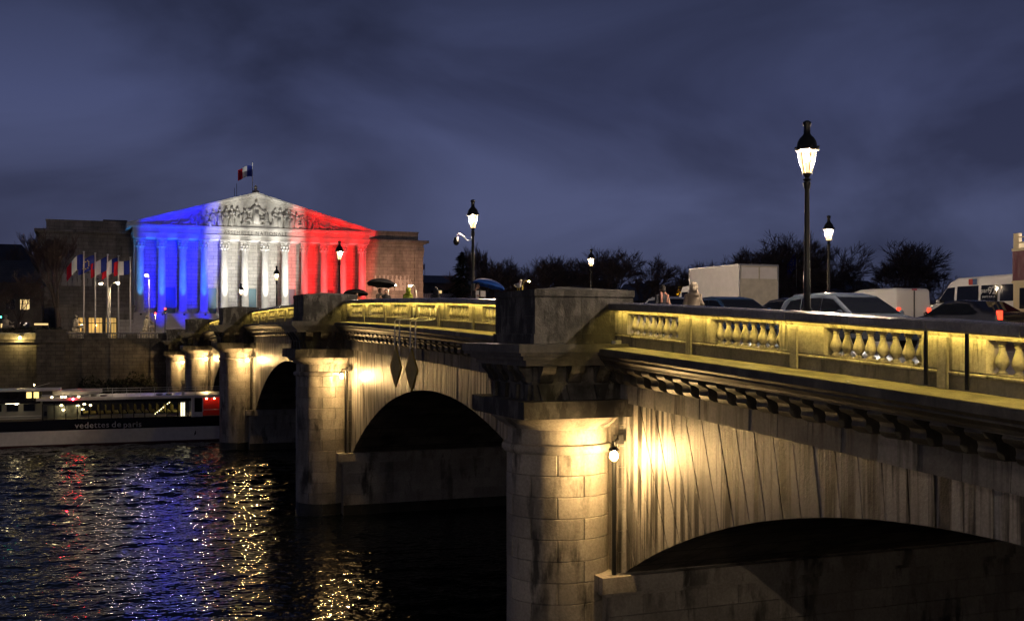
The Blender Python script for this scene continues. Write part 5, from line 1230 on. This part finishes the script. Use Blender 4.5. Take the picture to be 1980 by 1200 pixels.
    if hood:
        hr.ball((0, .02, 1.645), .135, 16, 12, sz=1.15, sy=1.12); hr.tube([(0, .10, 1.70), (0, .17, 1.62), (0, .16, 1.50)], [.07, .07, .09], 10); hr.tube([(0, .02, 1.40), (0, .03, 1.56)], [.19, .12], 14); 
        me = hr.mesh('hood'); bm = bmesh.new(); bm.from_mesh(me); bmesh.ops.delete(bm, geom=[f for f in bm.faces if f.calc_center_median().y < -.06 and abs(f.calc_center_median().x) < .08], context='FACES'); bm.to_mesh(me); bm.free()
        me.materials.append(MATS[hood]); me.polygons.foreach_set('use_smooth', [True]*len(me.polygons)); put('hood', me, o)
    else:
        hr.ball((0, .018, 1.672), .1, 12, 9, sx=.9, sy=1.0, sz=1.05); hr.ball((0, .045, 1.60), .085, 10, 8, sz=1.1); put('hair', hr.mesh('hair', hair, smooth=True), o)
    sh_ = MB()
    for k in (-1, 1): sh_.tube([an[k]+Vector((0, .075, -.045)), an[k]+Vector((0, -.05, -.03)), an[k]+Vector((0, -.19, -.06))], [.048, .05, .03], 8)
    put('shoes', sh_.mesh('shoes', 'rubber', smooth=True), o)
    return o
for nmn, cl in (('cloth_dark', (.015, .015, .02)), ('coat_green', (.30, .36, .03)), ('coat_navy', (.012, .014, .025)), ('coat_brown', (.06, .045, .035)), ('coat_black', (.01, .01, .012)), ('coat_beige', (.24, .20, .16)), ('hood_beige', (.42, .36, .29)), ('coat_orange_glow', (.55, .10, .02)), ('hair_dark', (.012, .01, .01)), ('pink_bag', (.45, .22, .18)), ('shirt_white', (.7, .7, .7)), ('umb_black', (.012, .012, .014)), ('umb_blue', (.015, .10, .5)), ('paper', (.75, .72, .7))): flat(nmn, cl, .8)
def umbrella(x, y, z, r, tilt, label, mat):
    t = thing('umbrella', (x, y, z), label, 'umbrella', 'open umbrellas'); t.rotation_euler = tilt
    m = MB(); n = 8; rings = 6; vs = [(0, 0, .0)]
    for i in range(1, rings+1):
        for k in range(24):
            a = 2*pi*k/24; sc = 1-.07*(i/rings)*(abs(sin(a*n/2)))**1.0; rr = r*sin(i/rings*pi*.46)*sc/sin(pi*.46)
            vs.append((rr*cos(a), rr*sin(a), -r*.42*(1-cos(i/rings*pi*.46))/(1-cos(pi*.46))+.03*abs(sin(a*n/2))*(i/rings)**2))
    fs = [(0, 1+k, 1+(k+1) % 24) for k in range(24)]+[(1+(i-1)*24+k, 1+i*24+k, 1+i*24+(k+1) % 24, 1+(i-1)*24+(k+1) % 24) for i in range(1, rings) for k in range(24)]
    o = put('canopy', m.add(vs, fs).mesh('canopy', mat, smooth=True), t, (0, 0, .95)); sd = o.modifiers.new('s', 'SOLIDIFY'); sd.thickness = .006
    MB().tube([(0, 0, 0), (0, 0, 1.03)], .009, 6).build('shaft', 'dark_metal', t); MB().tube([(0, 0, .02), (0, 0, -.08), (.03, 0, -.12), (.06, 0, -.10), (.065, 0, -.06)], .013, 6).build('handle', 'rubber', t)
    for k in range(n):
        a = 2*pi*k/n; MB().tube([(r*cos(a)*f, r*sin(a)*f, .94-r*.42*(1-cos(f*pi*.46))/(1-cos(pi*.46))) for f in (.05, .35, .7, .98)], .005, 4).build('rib', 'dark_metal', t)
Yp = lambda px, X: at(px, X)
y_ = Yp(735, 15.0); person(15.0, y_, .2, 1.74, 'taller walker in brown coat sharing the large black umbrella', 'coat_brown', arms='umbrella')
person(15.05, y_-1.0, -.3, 1.66, 'shorter walker in black coat sharing the large black umbrella', 'coat_black', step=.05)
umbrella(14.9, y_-.45, deck(y_)+1.30, .80, (radians(-8), radians(6), 0), 'large black umbrella over two walkers before the palace right wing', 'umb_black')
y_ = Yp(690, 15.2); person(15.2, y_, 0, 1.68, 'walker in coat coloured as orange car light under the low black umbrella by the second pedestal', 'coat_orange_glow', arms='umbrella')  # orange car light beside the umbrella is put into the coat's colour
umbrella(15.2, y_+.35, deck(y_)+.92, .78, (radians(-6), radians(4), .3), 'low black umbrella beside the second pedestal, in front of the red columns', 'umb_black')
y_ = Yp(789, 15.0); person(15.0, y_, pi, 1.66, 'walker in bright yellow green hooded rain jacket', 'coat_green', hood='coat_green', arms='pocket')
y_ = Yp(842, 15.2); person(15.2, y_, pi+.3, 1.60, 'walker in dark navy hooded jacket left of the second lantern', 'coat_navy', hood='coat_navy', arms='pocket')
y_ = Yp(924, 15.6); o = person(15.6, y_, -.5, 1.76, 'man in dark jacket under a blue umbrella holding white sheet', 'coat_black', arms='phone')
put('shirt', MB().prism([(-.07, 1.44), (.07, 1.44), (.05, .8), (-.06, .8)], 'y', -.172, -.10).mesh('shirt', 'shirt_white'), o)
tag(MB().box(-.11, .11, -.008, .008, -.10, .16).build('paper_sheet', 'paper', loc=(15.72, y_-.30, deck(y_)+1.28)), 'white sheet in the hand of the man under the blue umbrella', 'paper').rotation_euler = (radians(-12), 0, -.4)
umbrella(15.85, y_-.15, deck(y_)+1.0, .72, (radians(4), radians(14), .2), 'bright blue umbrella left of the nearest pedestal', 'umb_blue')
y_ = Yp(1281, 15.7); o = person(15.7, y_, pi, 1.60, 'dark haired walker with pink straps seen from behind', 'coat_navy')
bg_ = MB().box(-.15, .15, .14, .28, 1.0, 1.42); b = bg_.build('backpack', 'coat_black', None, loc=(0, 0, 0)); bpy.data.objects.remove(b)
put('scarf', MB().tube([(-.10, .13, 1.2), (-.11, .12, 1.42), (-.04, .02, 1.52), (.06, .02, 1.52), (.12, .12, 1.42), (.11, .13, 1.2)], .045, 8).mesh('scarf', 'pink_bag', smooth=True), o)
y_ = Yp(1341, 15.9); person(15.9, y_, pi-.4, 1.66, 'walker in beige hooded coat left of the box truck', 'coat_beige', hood='hood_beige', arms='pocket')
# a gull resting on the nearest pedestal
gl = thing('gull', (XC-.9, 27.2+1.0, cop(27.2)+.305), 'small white gull standing on the left end of the nearest pedestal', 'bird')
m = MB().ball((0, 0, .16), .075, 10, 8, sy=1.9, sz=.95); m.tube([(0, -.10, .18), (0, -.15, .27)], [.045, .035], 8); m.ball((0, -.165, .29), .042, 10, 8); m.tube([(0, .1, .16), (0, .27, .15)], [.05, .012], 6)
gl_b = put('body', remesh(m, 'body', 'hull_white', .012), gl); MB().tube([(0, -.2, .285), (0, -.26, .275)], .011, 5, .003).build('beak', 'star_yellow', gl)
for s in (-1, 1): MB().ball((s*.065, .05, .18), .05, 8, 6, sx=.35, sy=2.6, sz=.8).build('wing', 'boat_grey', gl, smooth=True); MB().tube([(s*.03, .02, .1), (s*.03, .0, 0)], .007, 4).tube([(s*.03, .0, .004), (s*.03, -.05, .004)], .009, 4).build('leg', 'star_yellow', gl)
